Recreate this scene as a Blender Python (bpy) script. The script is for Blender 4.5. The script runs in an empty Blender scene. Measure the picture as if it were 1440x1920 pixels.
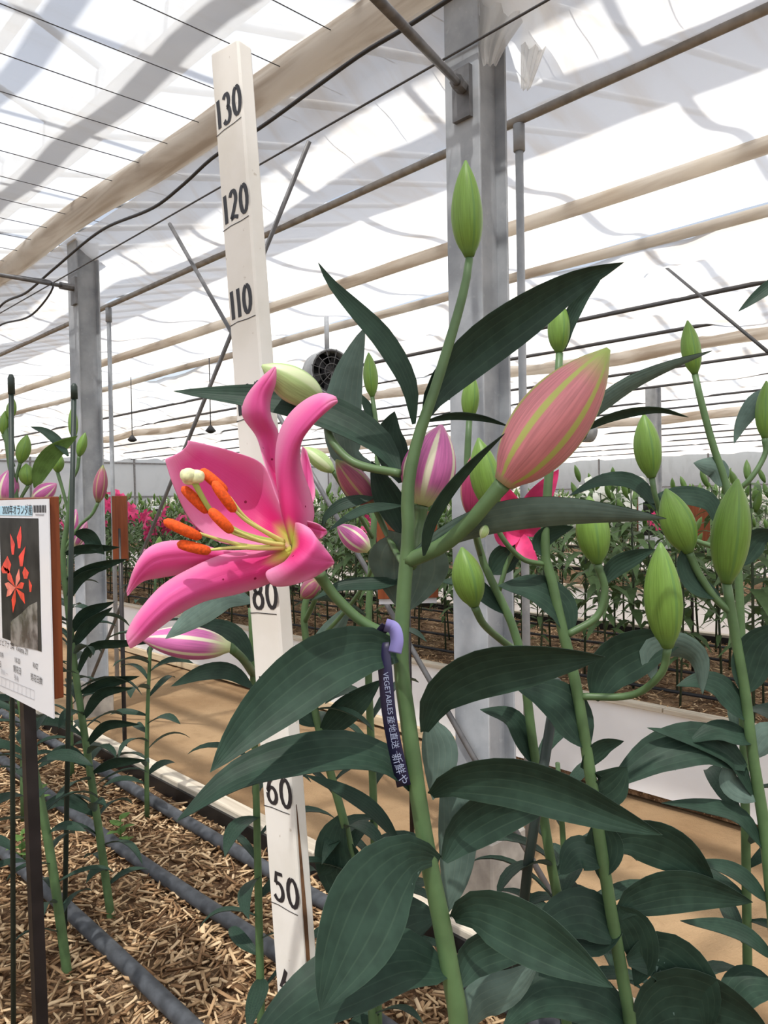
import bpy, math, random
import numpy as np
from mathutils import Vector, Matrix, Euler

# ------------------------------------------------------------------ camera, sky, sun, exposure
SC = bpy.context.scene
COL = SC.collection
F = 1450.0                       # focal length in pixels of the 1440x1920 frame
BZ = 0.36                        # surface of the raised beds above the sandy path
YAW, PITCH, ROLL = 43.4, -0.95, -1.0
cam_d = bpy.data.cameras.new('camera'); cam = bpy.data.objects.new('camera', cam_d); COL.objects.link(cam)
cam_d.sensor_fit = 'VERTICAL'; cam_d.sensor_height = 36.0; cam_d.lens = F / 1920 * 36.0
cam_d.clip_start = 0.02; cam_d.clip_end = 300
CM = Matrix.Translation((0, 0, BZ + 0.915)) @ Matrix.Rotation(math.radians(-YAW), 4, 'Z') @ \
     Matrix.Rotation(math.radians(90 + PITCH), 4, 'X') @ Matrix.Rotation(math.radians(ROLL), 4, 'Z')
cam.matrix_world = CM
SC.camera = cam
CAMP = CM.translation.copy()

world = bpy.data.worlds.new('sky'); SC.world = world; world.use_nodes = True
wn = world.node_tree; bg = wn.nodes['Background']
sky = wn.nodes.new('ShaderNodeTexSky'); sky.sky_type = 'NISHITA'; sky.sun_disc = False
sky.sun_elevation = math.radians(58); sky.sun_rotation = math.radians(200); sky.air_density = 1.0; sky.dust_density = 3.0
hs = wn.nodes.new('ShaderNodeHueSaturation'); hs.inputs['Saturation'].default_value = 0.45
wn.links.new(sky.outputs[0], hs.inputs['Color']); wn.links.new(hs.outputs[0], bg.inputs['Color'])
bg.inputs['Strength'].default_value = 0.225
sun_d = bpy.data.lights.new('sun', 'SUN'); sun_d.energy = 5.6; sun_d.angle = math.radians(1.0); sun_d.color = (1, 0.97, 0.92)
sun = bpy.data.objects.new('sun', sun_d); COL.objects.link(sun)
sun.rotation_euler = Vector((-0.38, -0.16, 0.9)).to_track_quat('Z', 'Y').to_euler()
SC.view_settings.view_transform = 'Standard'; SC.view_settings.look = 'None'
SC.view_settings.exposure = 0.0; SC.view_settings.gamma = 1.0; SC.view_settings.use_curve_mapping = False
SC.cycles.max_bounces = 10; SC.cycles.transparent_max_bounces = 24; SC.cycles.caustics_refractive = False; SC.cycles.caustics_reflective = False

# ------------------------------------------------------------------ pixel helpers (frame 1440x1920)
def P(px, py, Z):
    return CM @ Vector(((px - 720) / F * Z, -(py - 960) / F * Z, -Z))
def ray(px, py):
    return (P(px, py, 1.0) - CAMP)
def PX(px, py, x):               # where the pixel's ray meets the plane x = const
    d = ray(px, py); return CAMP + d * ((x - CAMP.x) / d.x)
def PZ(px, py, z):
    d = ray(px, py); return CAMP + d * ((z - CAMP.z) / d.z)
def depth(p): return -(CM.inverted() @ p).z

# ------------------------------------------------------------------ materials
MATS = {}
def mat(name):
    m = bpy.data.materials.new(name); m.use_nodes = True; m.node_tree.nodes.clear(); MATS[name] = m
    nt = m.node_tree
    out = nt.nodes.new('ShaderNodeOutputMaterial')
    return m, nt, out
def N(nt, t, **kw):
    n = nt.nodes.new(t)
    for k, v in kw.items():
        if k in n.inputs: n.inputs[k].default_value = v
        else: setattr(n, k, v)
    return n
def rgb(c): return (c[0], c[1], c[2], 1.0)
def mixc(nt, fac, a, b):
    n = nt.nodes.new('ShaderNodeMix'); n.data_type = 'RGBA'
    for sock, v in ((n.inputs[0], fac), (n.inputs[6], a), (n.inputs[7], b)):
        if hasattr(v, 'is_output'): nt.links.new(v, sock)
        else: sock.default_value = v if not isinstance(v, tuple) or len(v) == 4 else rgb(v)
    return n.outputs[2]
def math_n(nt, op, a, b=None, c=None, clamp=False):
    n = nt.nodes.new('ShaderNodeMath'); n.operation = op; n.use_clamp = clamp
    for i, v in enumerate((a, b, c)):
        if v is None: continue
        if hasattr(v, 'is_output'): nt.links.new(v, n.inputs[i])
        else: n.inputs[i].default_value = v
    return n.outputs[0]
def sstep(nt, v, a, b):
    n = nt.nodes.new('ShaderNodeMapRange'); n.interpolation_type = 'SMOOTHSTEP'
    nt.links.new(v, n.inputs[0]); n.inputs[1].default_value = a; n.inputs[2].default_value = b
    return n.outputs[0]
def noise(nt, scale, detail=3, coord='Object', dist=0.0, vec=None):
    n = N(nt, 'ShaderNodeTexNoise', Scale=scale, Detail=detail, Distortion=dist)
    if vec is None:
        tc = nt.nodes.new('ShaderNodeTexCoord'); vec = tc.outputs[coord]
    nt.links.new(vec, n.inputs['Vector']); return n.outputs[0]
def uv(nt):
    tc = nt.nodes.new('ShaderNodeTexCoord'); s = nt.nodes.new('ShaderNodeSeparateXYZ')
    nt.links.new(tc.outputs['UV'], s.inputs[0]); return s.outputs[0], s.outputs[1]
def surf(nt, out, color, rough=0.5, spec=0.4, transl=0.0, metal=0.0, bump=None, bstr=0.2, bdist=0.002, sheen=0):
    p = N(nt, 'ShaderNodeBsdfPrincipled', Roughness=rough, Metallic=metal)
    p.inputs['Specular IOR Level'].default_value = spec
    if hasattr(color, 'is_output'): nt.links.new(color, p.inputs['Base Color'])
    else: p.inputs['Base Color'].default_value = rgb(color)
    if bump is not None:
        b = N(nt, 'ShaderNodeBump', Strength=bstr, Distance=bdist); nt.links.new(bump, b.inputs['Height']); nt.links.new(b.outputs[0], p.inputs['Normal'])
    sh = p.outputs[0]
    if transl > 0:
        t = nt.nodes.new('ShaderNodeBsdfTranslucent')
        if hasattr(color, 'is_output'): nt.links.new(color, t.inputs[0])
        else: t.inputs[0].default_value = rgb(color)
        mx = nt.nodes.new('ShaderNodeMixShader'); mx.inputs[0].default_value = transl
        nt.links.new(sh, mx.inputs[1]); nt.links.new(t.outputs[0], mx.inputs[2]); sh = mx.outputs[0]
    nt.links.new(sh, out.inputs[0])

def simple(name, c, rough=0.5, spec=0.4, transl=0, metal=0, var=0.0, vscale=20, bump=0):
    m, nt, out = mat(name)
    col = c
    nz = noise(nt, vscale) if (var or bump) else None
    if var: col = mixc(nt, sstep(nt, nz, 0.3, 0.7), tuple(v * (1 - var) for v in c), tuple(min(1, v * (1 + var)) for v in c))
    surf(nt, out, col, rough, spec, transl, metal, bump=nz if bump else None, bstr=bump, bdist=0.01)
    return m

def leaf_mat(name, c, vein, rough=0.5, transl=0.2):
    m, nt, out = mat(name); u, v = uv(nt)
    w = math_n(nt, 'ABSOLUTE', math_n(nt, 'SUBTRACT', u, 0.5))
    st = math_n(nt, 'ABSOLUTE', math_n(nt, 'SUBTRACT', math_n(nt, 'FRACT', math_n(nt, 'MULTIPLY_ADD', w, 6.0, 0.5)), 0.5))
    line = math_n(nt, 'SUBTRACT', 1.0, sstep(nt, st, 0.02, 0.10))
    nz = noise(nt, 60, 2)
    base = mixc(nt, sstep(nt, nz, 0.3, 0.7), tuple(x * 0.85 for x in c), tuple(x * 1.18 for x in c))
    col = mixc(nt, math_n(nt, 'MULTIPLY', line, 0.38), base, rgb(vein))
    surf(nt, out, col, rough, 0.16, transl, bump=st, bstr=0.25, bdist=0.001)
    return m
leaf_mat('leaf_top', (0.025, 0.050, 0.034), (0.055, 0.092, 0.060), transl=0.12)
leaf_mat('leaf_under', (0.125, 0.185, 0.155), (0.19, 0.25, 0.20), rough=0.6)
leaf_mat('leaf_bright', (0.13, 0.24, 0.06), (0.20, 0.32, 0.10), transl=0.35)
leaf_mat('leaf_far_lit', (0.070, 0.125, 0.045), (0.11, 0.17, 0.08), transl=0.25)  # paler cultivar green, with the light from above painted into it
simple('stem', (0.085, 0.15, 0.06), 0.45, var=0.15, vscale=30)
simple('stem_dark', (0.045, 0.065, 0.035), 0.5, var=0.2, vscale=30)

def bud_mat(name, body, rib, base, tip, ribw=0.10, n=3, basew=0.18, tipw=0.8, ribfade=0.0):
    m, nt, out = mat(name); u, v = uv(nt)
    a = math_n(nt, 'ABSOLUTE', math_n(nt, 'SUBTRACT', math_n(nt, 'FRACT', math_n(nt, 'MULTIPLY', u, float(n))), 0.5))
    nz = noise(nt, 25, 3)
    ribm = math_n(nt, 'SUBTRACT', 1.0, sstep(nt, math_n(nt, 'ADD', a, math_n(nt, 'MULTIPLY', math_n(nt, 'SUBTRACT', nz, 0.5), 0.03)), ribw * 0.55, ribw))
    tc = nt.nodes.new('ShaderNodeTexCoord')
    mp = N(nt, 'ShaderNodeMapping'); mp.inputs['Scale'].default_value = (60, 3, 1); nt.links.new(tc.outputs['UV'], mp.inputs[0])
    streak = noise(nt, 1.0, 3, vec=mp.outputs[0])
    bcol = mixc(nt, sstep(nt, streak, 0.3, 0.7), tuple(x * 0.86 for x in body), tuple(min(1, x * 1.12) for x in body))
    c = mixc(nt, ribm, bcol, rgb(rib))
    c = mixc(nt, math_n(nt, 'SUBTRACT', 1.0, sstep(nt, v, 0.02, basew)), c, rgb(base))
    c = mixc(nt, sstep(nt, v, tipw, 1.0), c, rgb(tip))
    groove = math_n(nt, 'SUBTRACT', 1.0, sstep(nt, math_n(nt, 'SUBTRACT', 0.5, a), 0.0, 0.03))
    c = mixc(nt, math_n(nt, 'MULTIPLY', groove, 0.35), c, rgb(tuple(x * 0.5 for x in body)))
    surf(nt, out, c, 0.42, 0.35, 0.12, bump=streak, bstr=0.15, bdist=0.001)
    return m
bud_mat('bud_green', (0.17, 0.30, 0.055), (0.13, 0.25, 0.06), (0.13, 0.25, 0.06), (0.16, 0.28, 0.07), 0.05)
bud_mat('bud_pale', (0.42, 0.56, 0.24), (0.62, 0.70, 0.42), (0.30, 0.46, 0.17), (0.5, 0.62, 0.3), 0.2)
bud_mat('bud_big', (0.62, 0.23, 0.25), (0.45, 0.47, 0.13), (0.52, 0.40, 0.24), (0.34, 0.44, 0.11), 0.13, n=6, tipw=0.72, basew=0.06)
bud_mat('bud_pink', (0.60, 0.16, 0.40), (0.80, 0.76, 0.56), (0.62, 0.68, 0.36), (0.62, 0.22, 0.40), 0.16, n=6, basew=0.3)
bud_mat('bud_dark', (0.36, 0.10, 0.16), (0.40, 0.30, 0.16), (0.26, 0.24, 0.10), (0.22, 0.28, 0.08), 0.12, n=6)
bud_mat('bud_magenta', (0.33, 0.035, 0.11), (0.50, 0.30, 0.20), (0.28, 0.06, 0.09), (0.33, 0.05, 0.1), 0.06)

def petal_mat(name, mid, edge, deep, throat):
    m, nt, out = mat(name); u, v = uv(nt)
    w = math_n(nt, 'MULTIPLY', math_n(nt, 'ABSOLUTE', math_n(nt, 'SUBTRACT', u, 0.5)), 2.0)
    nz = noise(nt, 30, 3)
    c = mixc(nt, sstep(nt, w, 0.35, 1.0), rgb(mid), rgb(edge))
    d = math_n(nt, 'MULTIPLY', math_n(nt, 'SUBTRACT', 1.0, sstep(nt, v, 0.15, 0.62)), math_n(nt, 'SUBTRACT', 1.0, sstep(nt, w, 0.2, 0.95)))
    c = mixc(nt, d, c, rgb(deep))
    c = mixc(nt, sstep(nt, v, 0.88, 1.0), c, rgb(edge))
    g = math_n(nt, 'SUBTRACT', 1.0, sstep(nt, math_n(nt, 'MULTIPLY_ADD', w, 0.12, v), 0.05, 0.2))
    c = mixc(nt, g, c, rgb(throat))
    vor = N(nt, 'ShaderNodeTexVoronoi', Scale=120.0); tc = nt.nodes.new('ShaderNodeTexCoord'); nt.links.new(tc.outputs['Object'], vor.inputs['Vector'])
    sp = math_n(nt, 'MULTIPLY', math_n(nt, 'LESS_THAN', vor.outputs['Distance'], 0.16), math_n(nt, 'LESS_THAN', math_n(nt, 'ABSOLUTE', math_n(nt, 'SUBTRACT', v, 0.32)), 0.14))
    sep = nt.nodes.new('ShaderNodeSeparateXYZ'); nt.links.new(vor.outputs['Color'], sep.inputs[0])
    sp = math_n(nt, 'MULTIPLY', sp, math_n(nt, 'GREATER_THAN', sep.outputs[0], 0.80))
    c = mixc(nt, sp, c, (0.30, 0.01, 0.07, 1))
    mp = N(nt, 'ShaderNodeMapping'); mp.inputs['Scale'].default_value = (40, 2, 1); nt.links.new(tc.outputs['UV'], mp.inputs[0])
    streak = noise(nt, 1.0, 3, vec=mp.outputs[0])
    surf(nt, out, c, 0.5, 0.3, 0.38, bump=streak, bstr=0.25, bdist=0.001)
    return m
petal_mat('petal', (0.80, 0.13, 0.40), (0.86, 0.34, 0.56), (0.74, 0.035, 0.22), (0.62, 0.62, 0.12))
petal_mat('petal_pale', (0.83, 0.24, 0.47), (0.88, 0.42, 0.60), (0.80, 0.2, 0.4), (0.6, 0.6, 0.25))
simple('petal_far', (0.78, 0.07, 0.24), 0.5, transl=0.3, var=0.3, vscale=30)
simple('petal_white', (0.85, 0.86, 0.80), 0.5, transl=0.3, var=0.08, vscale=30)
simple('filament', (0.66, 0.62, 0.20), 0.45, transl=0.15)
simple('style', (0.42, 0.52, 0.13), 0.45, transl=0.1)
simple('stigma', (0.70, 0.72, 0.42), 0.5, var=0.15, vscale=300)
simple('anther', (0.66, 0.08, 0.006), 0.8, var=0.2, vscale=500, bump=0.06)

# painted wood stick
m, nt, out = mat('white_paint')
nz = noise(nt, 14, 5); nz2 = noise(nt, 90, 3)
c = mixc(nt, sstep(nt, nz, 0.35, 0.75), (0.82, 0.80, 0.75, 1), (0.73, 0.705, 0.64, 1))
c = mixc(nt, math_n(nt, 'MULTIPLY', sstep(nt, nz2, 0.70, 0.76), 0.5), c, (0.40, 0.33, 0.25, 1))
surf(nt, out, c, 0.5, 0.3, bump=nz2, bstr=0.1, bdist=0.001)
simple('ink', (0.018, 0.017, 0.022), 0.5)
simple('raw_wood', (0.15, 0.075, 0.035), 0.8, var=0.4, vscale=60)
def wood(name, a, b, scale=(3, 30, 30), rough=0.6):
    m, nt, out = mat(name); tc = nt.nodes.new('ShaderNodeTexCoord')
    mp = N(nt, 'ShaderNodeMapping'); mp.inputs['Scale'].default_value = scale; nt.links.new(tc.outputs['Object'], mp.inputs[0])
    nz = noise(nt, 1.5, 5, vec=mp.outputs[0], dist=0.6)
    surf(nt, out, mixc(nt, sstep(nt, nz, 0.25, 0.75), rgb(a), rgb(b)), rough, 0.3, bump=nz, bstr=0.2, bdist=0.003)
wood('board_brown', (0.15, 0.036, 0.012), (0.22, 0.06, 0.02), (60, 60, 4), 0.4)
wood('plank', (0.42, 0.36, 0.28), (0.62, 0.56, 0.46), (40, 2.5, 40))
wood('plank_tan', (0.50, 0.39, 0.25), (0.66, 0.54, 0.37), (40, 2.5, 40))
simple('post_black', (0.018, 0.014, 0.014), 0.4, var=0.3)
simple('stake_green', (0.022, 0.035, 0.028), 0.45, var=0.2)
simple('card', (0.74, 0.75, 0.78), 0.18, 0.5)
simple('label_blue', (0.42, 0.66, 0.80), 0.3)
simple('print_grey', (0.30, 0.30, 0.33), 0.4)
simple('print_dark', (0.022, 0.022, 0.02), 0.5, 0.2, var=0.6, vscale=25)
simple('print_stone', (0.14, 0.135, 0.13), 0.25, var=0.7, vscale=45)
simple('print_red', (0.75, 0.045, 0.03), 0.25, var=0.25, vscale=60)
simple('print_pale_red', (0.85, 0.22, 0.17), 0.25, var=0.2, vscale=60)
simple('print_pink', (0.75, 0.06, 0.2), 0.25, var=0.3, vscale=60)
simple('white_sheet', (0.84, 0.85, 0.87), 0.35, 0.4, var=0.07, vscale=2.5, bump=0.25)
simple('liner_black', (0.012, 0.012, 0.013), 0.4)
simple('hose', (0.055, 0.060, 0.068), 0.6, var=0.35, vscale=35)
simple('hose_thin', (0.025, 0.025, 0.028), 0.5)
simple('cable', (0.03, 0.03, 0.033), 0.5)
simple('wire', (0.07, 0.07, 0.075), 0.5)
simple('rod', (0.16, 0.16, 0.165), 0.5, metal=0.3, var=0.2)
simple('pipe_grey', (0.30, 0.285, 0.265), 0.55, var=0.2)
simple('ribbon_navy', (0.012, 0.010, 0.04), 0.45)
simple('ribbon_lilac', (0.24, 0.22, 0.50), 0.5)
simple('ribbon_print', (0.26, 0.30, 0.42), 0.5)
simple('fan_dark', (0.03, 0.03, 0.035), 0.5)
simple('concrete', (0.36, 0.34, 0.31), 0.85, var=0.2, vscale=15, bump=0.2)
m, nt, out = mat('steel')
nz = noise(nt, 9, 6); nz2 = noise(nt, 45, 3)
c = mixc(nt, sstep(nt, nz, 0.3, 0.7), (0.29, 0.31, 0.335, 1), (0.42, 0.44, 0.465, 1))
c = mixc(nt, math_n(nt, 'MULTIPLY', sstep(nt, nz2, 0.6, 0.75), 0.3), c, (0.52, 0.53, 0.54, 1))
surf(nt, out, c, 0.55, 0.4, metal=0.1)
# sand
m, nt, out = mat('sand')
nz = noise(nt, 1.3, 6); nz2 = noise(nt, 14, 5); nz3 = noise(nt, 160, 3)
c = mixc(nt, sstep(nt, nz, 0.3, 0.7), (0.24, 0.150, 0.078, 1), (0.36, 0.245, 0.138, 1))
c = mixc(nt, math_n(nt, 'MULTIPLY', sstep(nt, nz2, 0.5, 0.8), 0.45), c, (0.22, 0.14, 0.075, 1))
h = math_n(nt, 'MULTIPLY_ADD', nz3, 0.25, nz2)
surf(nt, out, c, 0.9, 0.15, bump=h, bstr=0.5, bdist=0.03)
m, nt, out = mat('soil')
nz = noise(nt, 18, 6); nz2 = noise(nt, 120, 4)
c = mixc(nt, sstep(nt, nz, 0.35, 0.7), (0.10, 0.055, 0.03, 1), (0.34, 0.22, 0.13, 1))
c = mixc(nt, sstep(nt, nz2, 0.55, 0.7), c, (0.46, 0.33, 0.20, 1))
surf(nt, out, c, 0.9, 0.1, bump=nz2, bstr=0.8, bdist=0.02)
m, nt, out = mat('chips')
g = nt.nodes.new('ShaderNodeNewGeometry')
cr = nt.nodes.new('ShaderNodeValToRGB'); nt.links.new(g.outputs['Random Per Island'], cr.inputs[0])
els = cr.color_ramp.elements
els[0].position = 0; els[0].color = (0.09, 0.045, 0.02, 1); els[1].position = 1; els[1].color = (0.72, 0.54, 0.34, 1)
for p_, c_ in ((0.25, (0.26, 0.15, 0.075, 1)), (0.55, (0.47, 0.31, 0.17, 1)), (0.8, (0.60, 0.43, 0.25, 1))):
    e = els.new(p_); e.color = c_
surf(nt, out, cr.outputs[0], 0.8, 0.2)

def sheet_mat(name, c, dirt, clear, transl, dscale=(0.6, 3, 1), dirtamt=0.5, lo=0.45, hi=0.75):
    m, nt, out = mat(name); tc = nt.nodes.new('ShaderNodeTexCoord')
    mp = N(nt, 'ShaderNodeMapping'); mp.inputs['Scale'].default_value = dscale; nt.links.new(tc.outputs['Object'], mp.inputs[0])
    nz = noise(nt, 2.0, 5, vec=mp.outputs[0], dist=0.8)
    f = math_n(nt, 'MULTIPLY', sstep(nt, nz, lo, hi), dirtamt)
    col = mixc(nt, f, rgb(c), rgb(dirt))
    d = nt.nodes.new('ShaderNodeBsdfDiffuse'); t = nt.nodes.new('ShaderNodeBsdfTranslucent'); tr = nt.nodes.new('ShaderNodeBsdfTransparent')
    nt.links.new(col, d.inputs[0]); nt.links.new(col, t.inputs[0]); nt.links.new(mixc(nt, f, (1, 1, 1, 1), rgb(dirt)), tr.inputs[0])
    m1 = nt.nodes.new('ShaderNodeMixShader'); m1.inputs[0].default_value = transl
    nt.links.new(d.outputs[0], m1.inputs[1]); nt.links.new(t.outputs[0], m1.inputs[2])
    m2 = nt.nodes.new('ShaderNodeMixShader'); m2.inputs[0].default_value = clear
    nt.links.new(m1.outputs[0], m2.inputs[1]); nt.links.new(tr.outputs[0], m2.inputs[2]); nt.links.new(m2.outputs[0], out.inputs[0])
sheet_mat('film_clear', (0.92, 0.94, 0.96), (0.82, 0.78, 0.72), 0.55, 0.75, dirtamt=0.4)
sheet_mat('film_white', (0.93, 0.93, 0.92), (0.78, 0.68, 0.56), 0.22, 0.72, dirtamt=0.6)
sheet_mat('film_wavy', (0.93, 0.93, 0.92), (0.74, 0.65, 0.55), 0.25, 0.72, (2.5, 0.35, 1), 0.75, 0.42, 0.62)
sheet_mat('film_beige', (0.80, 0.76, 0.70), (0.50, 0.43, 0.36), 0.06, 0.6, (5, 0.5, 5), 0.9, 0.4, 0.65)
sheet_mat('film_wall', (0.72, 0.76, 0.80), (0.60, 0.64, 0.68), 0.38, 0.6)
sheet_mat('film_bright', (0.95, 0.96, 0.97), (0.9, 0.9, 0.9), 0.75, 0.8)

# ------------------------------------------------------------------ object helpers
BASE = {}
def mesh_data(name, verts, faces, mats, uvs=None, fmat=None, smooth=True):
    me = bpy.data.meshes.new(name); me.from_pydata([tuple(v) for v in verts], [], faces)
    for mm in (mats if isinstance(mats, (list, tuple)) else [mats]): me.materials.append(MATS[mm])
    if uvs is not None:
        l = me.uv_layers.new(name='UVMap'); idx = np.zeros(len(me.loops), dtype=np.int32); me.loops.foreach_get('vertex_index', idx)
        arr = np.asarray(uvs, dtype=np.float32)[idx]; l.data.foreach_set('uv', arr.ravel())
    if fmat is not None: me.polygons.foreach_set('material_index', fmat)
    if smooth: me.polygons.foreach_set('use_smooth', [True] * len(me.polygons))
    me.update(); return me
def link(name, me, parent=None):
    o = bpy.data.objects.new(name, me); COL.objects.link(o)
    if parent is not None: o.parent = parent
    return o
def obj(name, geo, mats, parent=None, smooth=True):
    """geo = (verts in world space, faces[, uvs[, fmat]])"""
    v, f = geo[0], geo[1]; u = geo[2] if len(geo) > 2 else None; fm = geo[3] if len(geo) > 3 else None
    b = Vector((0, 0, 0)); top = parent
    if parent is not None:
        while top.parent is not None: top = top.parent
        b = BASE.get(top.name, Vector((0, 0, 0)))
    else:
        a = np.array([tuple(q) for q in v]); b = Vector(((a[:, 0].min() + a[:, 0].max()) / 2, (a[:, 1].min() + a[:, 1].max()) / 2, a[:, 2].min()))
    me = mesh_data(name, [Vector(q) - b for q in v], f, mats, u, fm, smooth)
    o = link(name, me, parent)
    if parent is None: o.location = b; BASE[o.name] = b
    return o
def thing(name, loc, label, cat, group=None):
    o = bpy.data.objects.new(name, None); COL.objects.link(o); o.location = loc; o.empty_display_size = 0.05
    BASE[o.name] = Vector(loc); return tag(o, label, cat, group)
def tag(o, label, cat, group=None):
    o['label'] = label; o['category'] = cat
    if group: o['group'] = group
    return o
def struct(o, label=None):
    o['kind'] = 'structure'
    if label: o['label'] = label
    return o
def join(*gs):
    V = []; Fc = []; U = []; has = all(len(g) > 2 and g[2] is not None for g in gs)
    for g in gs:
        k = len(V); V += list(g[0]); Fc += [tuple(i + k for i in f) for f in g[1]]
        if has: U += list(g[2])
    return (V, Fc, U if has else None)
def box(x0, x1, y0, y1, z0, z1, bev=0.0):
    b = bev
    if not b:
        V = [Vector((x, y, z)) for z in (z0, z1) for y in (y0, y1) for x in (x0, x1)]
        return (V, [(0, 2, 3, 1), (4, 5, 7, 6), (0, 1, 5, 4), (2, 6, 7, 3), (0, 4, 6, 2), (1, 3, 7, 5)])
    ring = lambda z, i: [Vector(p + (z,)) for p in ((x0 + i + b, y0 + i), (x1 - i - b, y0 + i), (x1 - i, y0 + i + b), (x1 - i, y1 - i - b), (x1 - i - b, y1 - i), (x0 + i + b, y1 - i), (x0 + i, y1 - i - b), (x0 + i, y0 + i + b))]
    V = ring(z0, b * 0.5) + ring(z0 + b, 0) + ring(z1 - b, 0) + ring(z1, b * 0.5); Fc = []
    for r in range(3):
        for k in range(8): Fc.append((r * 8 + k, r * 8 + (k + 1) % 8, r * 8 + 8 + (k + 1) % 8, r * 8 + 8 + k))
    Fc.append(tuple(range(7, -1, -1))); Fc.append(tuple(range(24, 32)))
    return (V, Fc)
def xf(geo, M): return (tuple([M @ Vector(v) for v in geo[0]]),) + tuple(geo[1:])
def cr(pts, n):
    """Catmull-Rom through a list of equal-length tuples, n samples"""
    A = [np.array(tuple(p), float) for p in pts]
    if len(A) == 2: return [A[0] + (A[1] - A[0]) * i / (n - 1) for i in range(n)]
    d = [0.0]
    for i in range(1, len(A)): d.append(d[-1] + max(1e-9, np.linalg.norm(A[i][:3] - A[i - 1][:3])))
    out = []
    for k in range(n):
        s = d[-1] * k / (n - 1); i = 0
        while i < len(A) - 2 and s > d[i + 1]: i += 1
        t = (s - d[i]) / (d[i + 1] - d[i])
        p1, p2 = A[i], A[i + 1]; h = d[i + 1] - d[i]
        m1 = (A[i + 1] - A[i - 1]) / (d[i + 1] - d[i - 1]) * h if i > 0 else (p2 - p1)
        m2 = (A[i + 2] - A[i]) / (d[i + 2] - d[i]) * h if i + 2 < len(A) else (p2 - p1)
        out.append((2 * t**3 - 3 * t**2 + 1) * p1 + (t**3 - 2 * t**2 + t) * m1 + (-2 * t**3 + 3 * t**2) * p2 + (t**3 - t**2) * m2)
    return out
def frame(T, up=Vector((0.3, 0.2, 1))):
    a = T.cross(up)
    if a.length < 1e-4: a = T.cross(Vector((1, 0, 0)))
    a.normalize(); return a, T.cross(a).normalized()
def tube(pts, rad, seg=8, n=None, caps=True):
    """pts: world Vectors; rad: number or list"""
    pts = [Vector(tuple(p)) for p in pts]
    if not isinstance(rad, (list, tuple)): rad = [rad] * len(pts)
    if n:
        c = cr([tuple(p) + (r,) for p, r in zip(pts, rad)], n); pts = [Vector(q[:3]) for q in c]; rad = [q[3] for q in c]
    V, Fc, U = [], [], []
    T0 = (pts[1] - pts[0]).normalized(); a, b = frame(T0)
    for i, p in enumerate(pts):
        T = (pts[min(i + 1, len(pts) - 1)] - pts[max(i - 1, 0)]).normalized()
        a = (a - T * a.dot(T)).normalized(); b = T.cross(a)
        for k in range(seg):
            th = 2 * math.pi * k / seg
            V.append(p + (a * math.cos(th) + b * math.sin(th)) * rad[i]); U.append((k / seg, i / (len(pts) - 1)))
    for i in range(len(pts) - 1):
        for k in range(seg):
            Fc.append((i * seg + k, i * seg + (k + 1) % seg, (i + 1) * seg + (k + 1) % seg, (i + 1) * seg + k))
    if caps:
        Fc.append(tuple(range(seg - 1, -1, -1))); Fc.append(tuple((len(pts) - 1) * seg + k for k in range(seg)))
    return (V, Fc, U)
def px_tube(pp, rpx, seg=8, n=None):
    """pp: (px,py,Z); rpx radius in px at each point"""
    if not isinstance(rpx, (list, tuple)): rpx = [rpx] * len(pp)
    return tube([P(*p) for p in pp], [r * p[2] / F for r, p in zip(rpx, pp)], seg, n)

def prof(t, p=0.8, base=0.16):
    return max(math.sin(math.pi * min(1, t ** p)) ** 0.85 if t < 1 else 0.0, base * (1 - t) ** 2, 0.004)
def ribbon_leaf(mid, hw, wdirs, cup=0.18, m=6, p=0.8, base=0.16, pleat=0.02, th=0.0007, wave=0.0):
    """two-sided blade along the points mid (world) with half width hw and width directions"""
    n = len(mid); V, U, Fc, fm = [], [], [], []
    for lay in (0, 1):
        for i in range(n):
            T = (mid[min(i + 1, n - 1)] - mid[max(i - 1, 0)]).normalized(); W = wdirs[i]; W = (W - T * W.dot(T)).normalized(); Nn = W.cross(T).normalized()
            t = i / (n - 1); h = hw * prof(t, p, base)
            for j in range(m + 1):
                s = 2 * j / m - 1
                off = cup * h * (s * s) - pleat * h * abs(math.sin(s * math.pi * 1.5)) + wave * h * s * math.sin(9 * t + 2 * s)
                V.append(mid[i] + W * (h * s) + Nn * (off - (th if lay else 0))); U.append((j / m, t))
    q = n * (m + 1)
    for lay in (0, 1):
        for i in range(n - 1):
            for j in range(m):
                a = lay * q + i * (m + 1) + j; f = (a, a + 1, a + m + 2, a + m + 1)
                Fc.append(f if lay == 0 else f[::-1]); fm.append(lay)
    return (V, Fc, U, fm)
def leaf(parent, pp, hwpx, tilt=20, under=False, cup=0.2, p=0.8, n=15, mats=None, name='leaf', base=0.16, wave=0.05):
    """leaf along pixel points (px,py,Z); tilt turns the blade away from facing the lens"""
    c = cr(pp, n); mid = [P(*q) for q in c]; W = []
    Zm = sum(q[2] for q in c) / n
    for i in range(n):
        T = (mid[min(i + 1, n - 1)] - mid[max(i - 1, 0)]).normalized(); V = (mid[i] - CAMP).normalized()
        S = T.cross(V)
        S = S.normalized() if S.length > 0.05 else frame(T)[0]
        W.append(Matrix.Rotation(math.radians(tilt), 3, T) @ S * (1 if not under else -1))
    # W x T must point to the lens for the top side
    k = n // 2; T = mid[k + 1] - mid[k]; top_to_lens = W[k].cross(T).dot(CAMP - mid[k]) > 0
    if top_to_lens == under: W = [-w for w in W]
    g = ribbon_leaf(mid, hwpx * Zm / F / max(0.4, math.cos(math.radians(tilt))), W, cup, p=p, base=base, wave=wave)
    return obj(name, g, mats or ['leaf_top', 'leaf_under'], parent)

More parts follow.
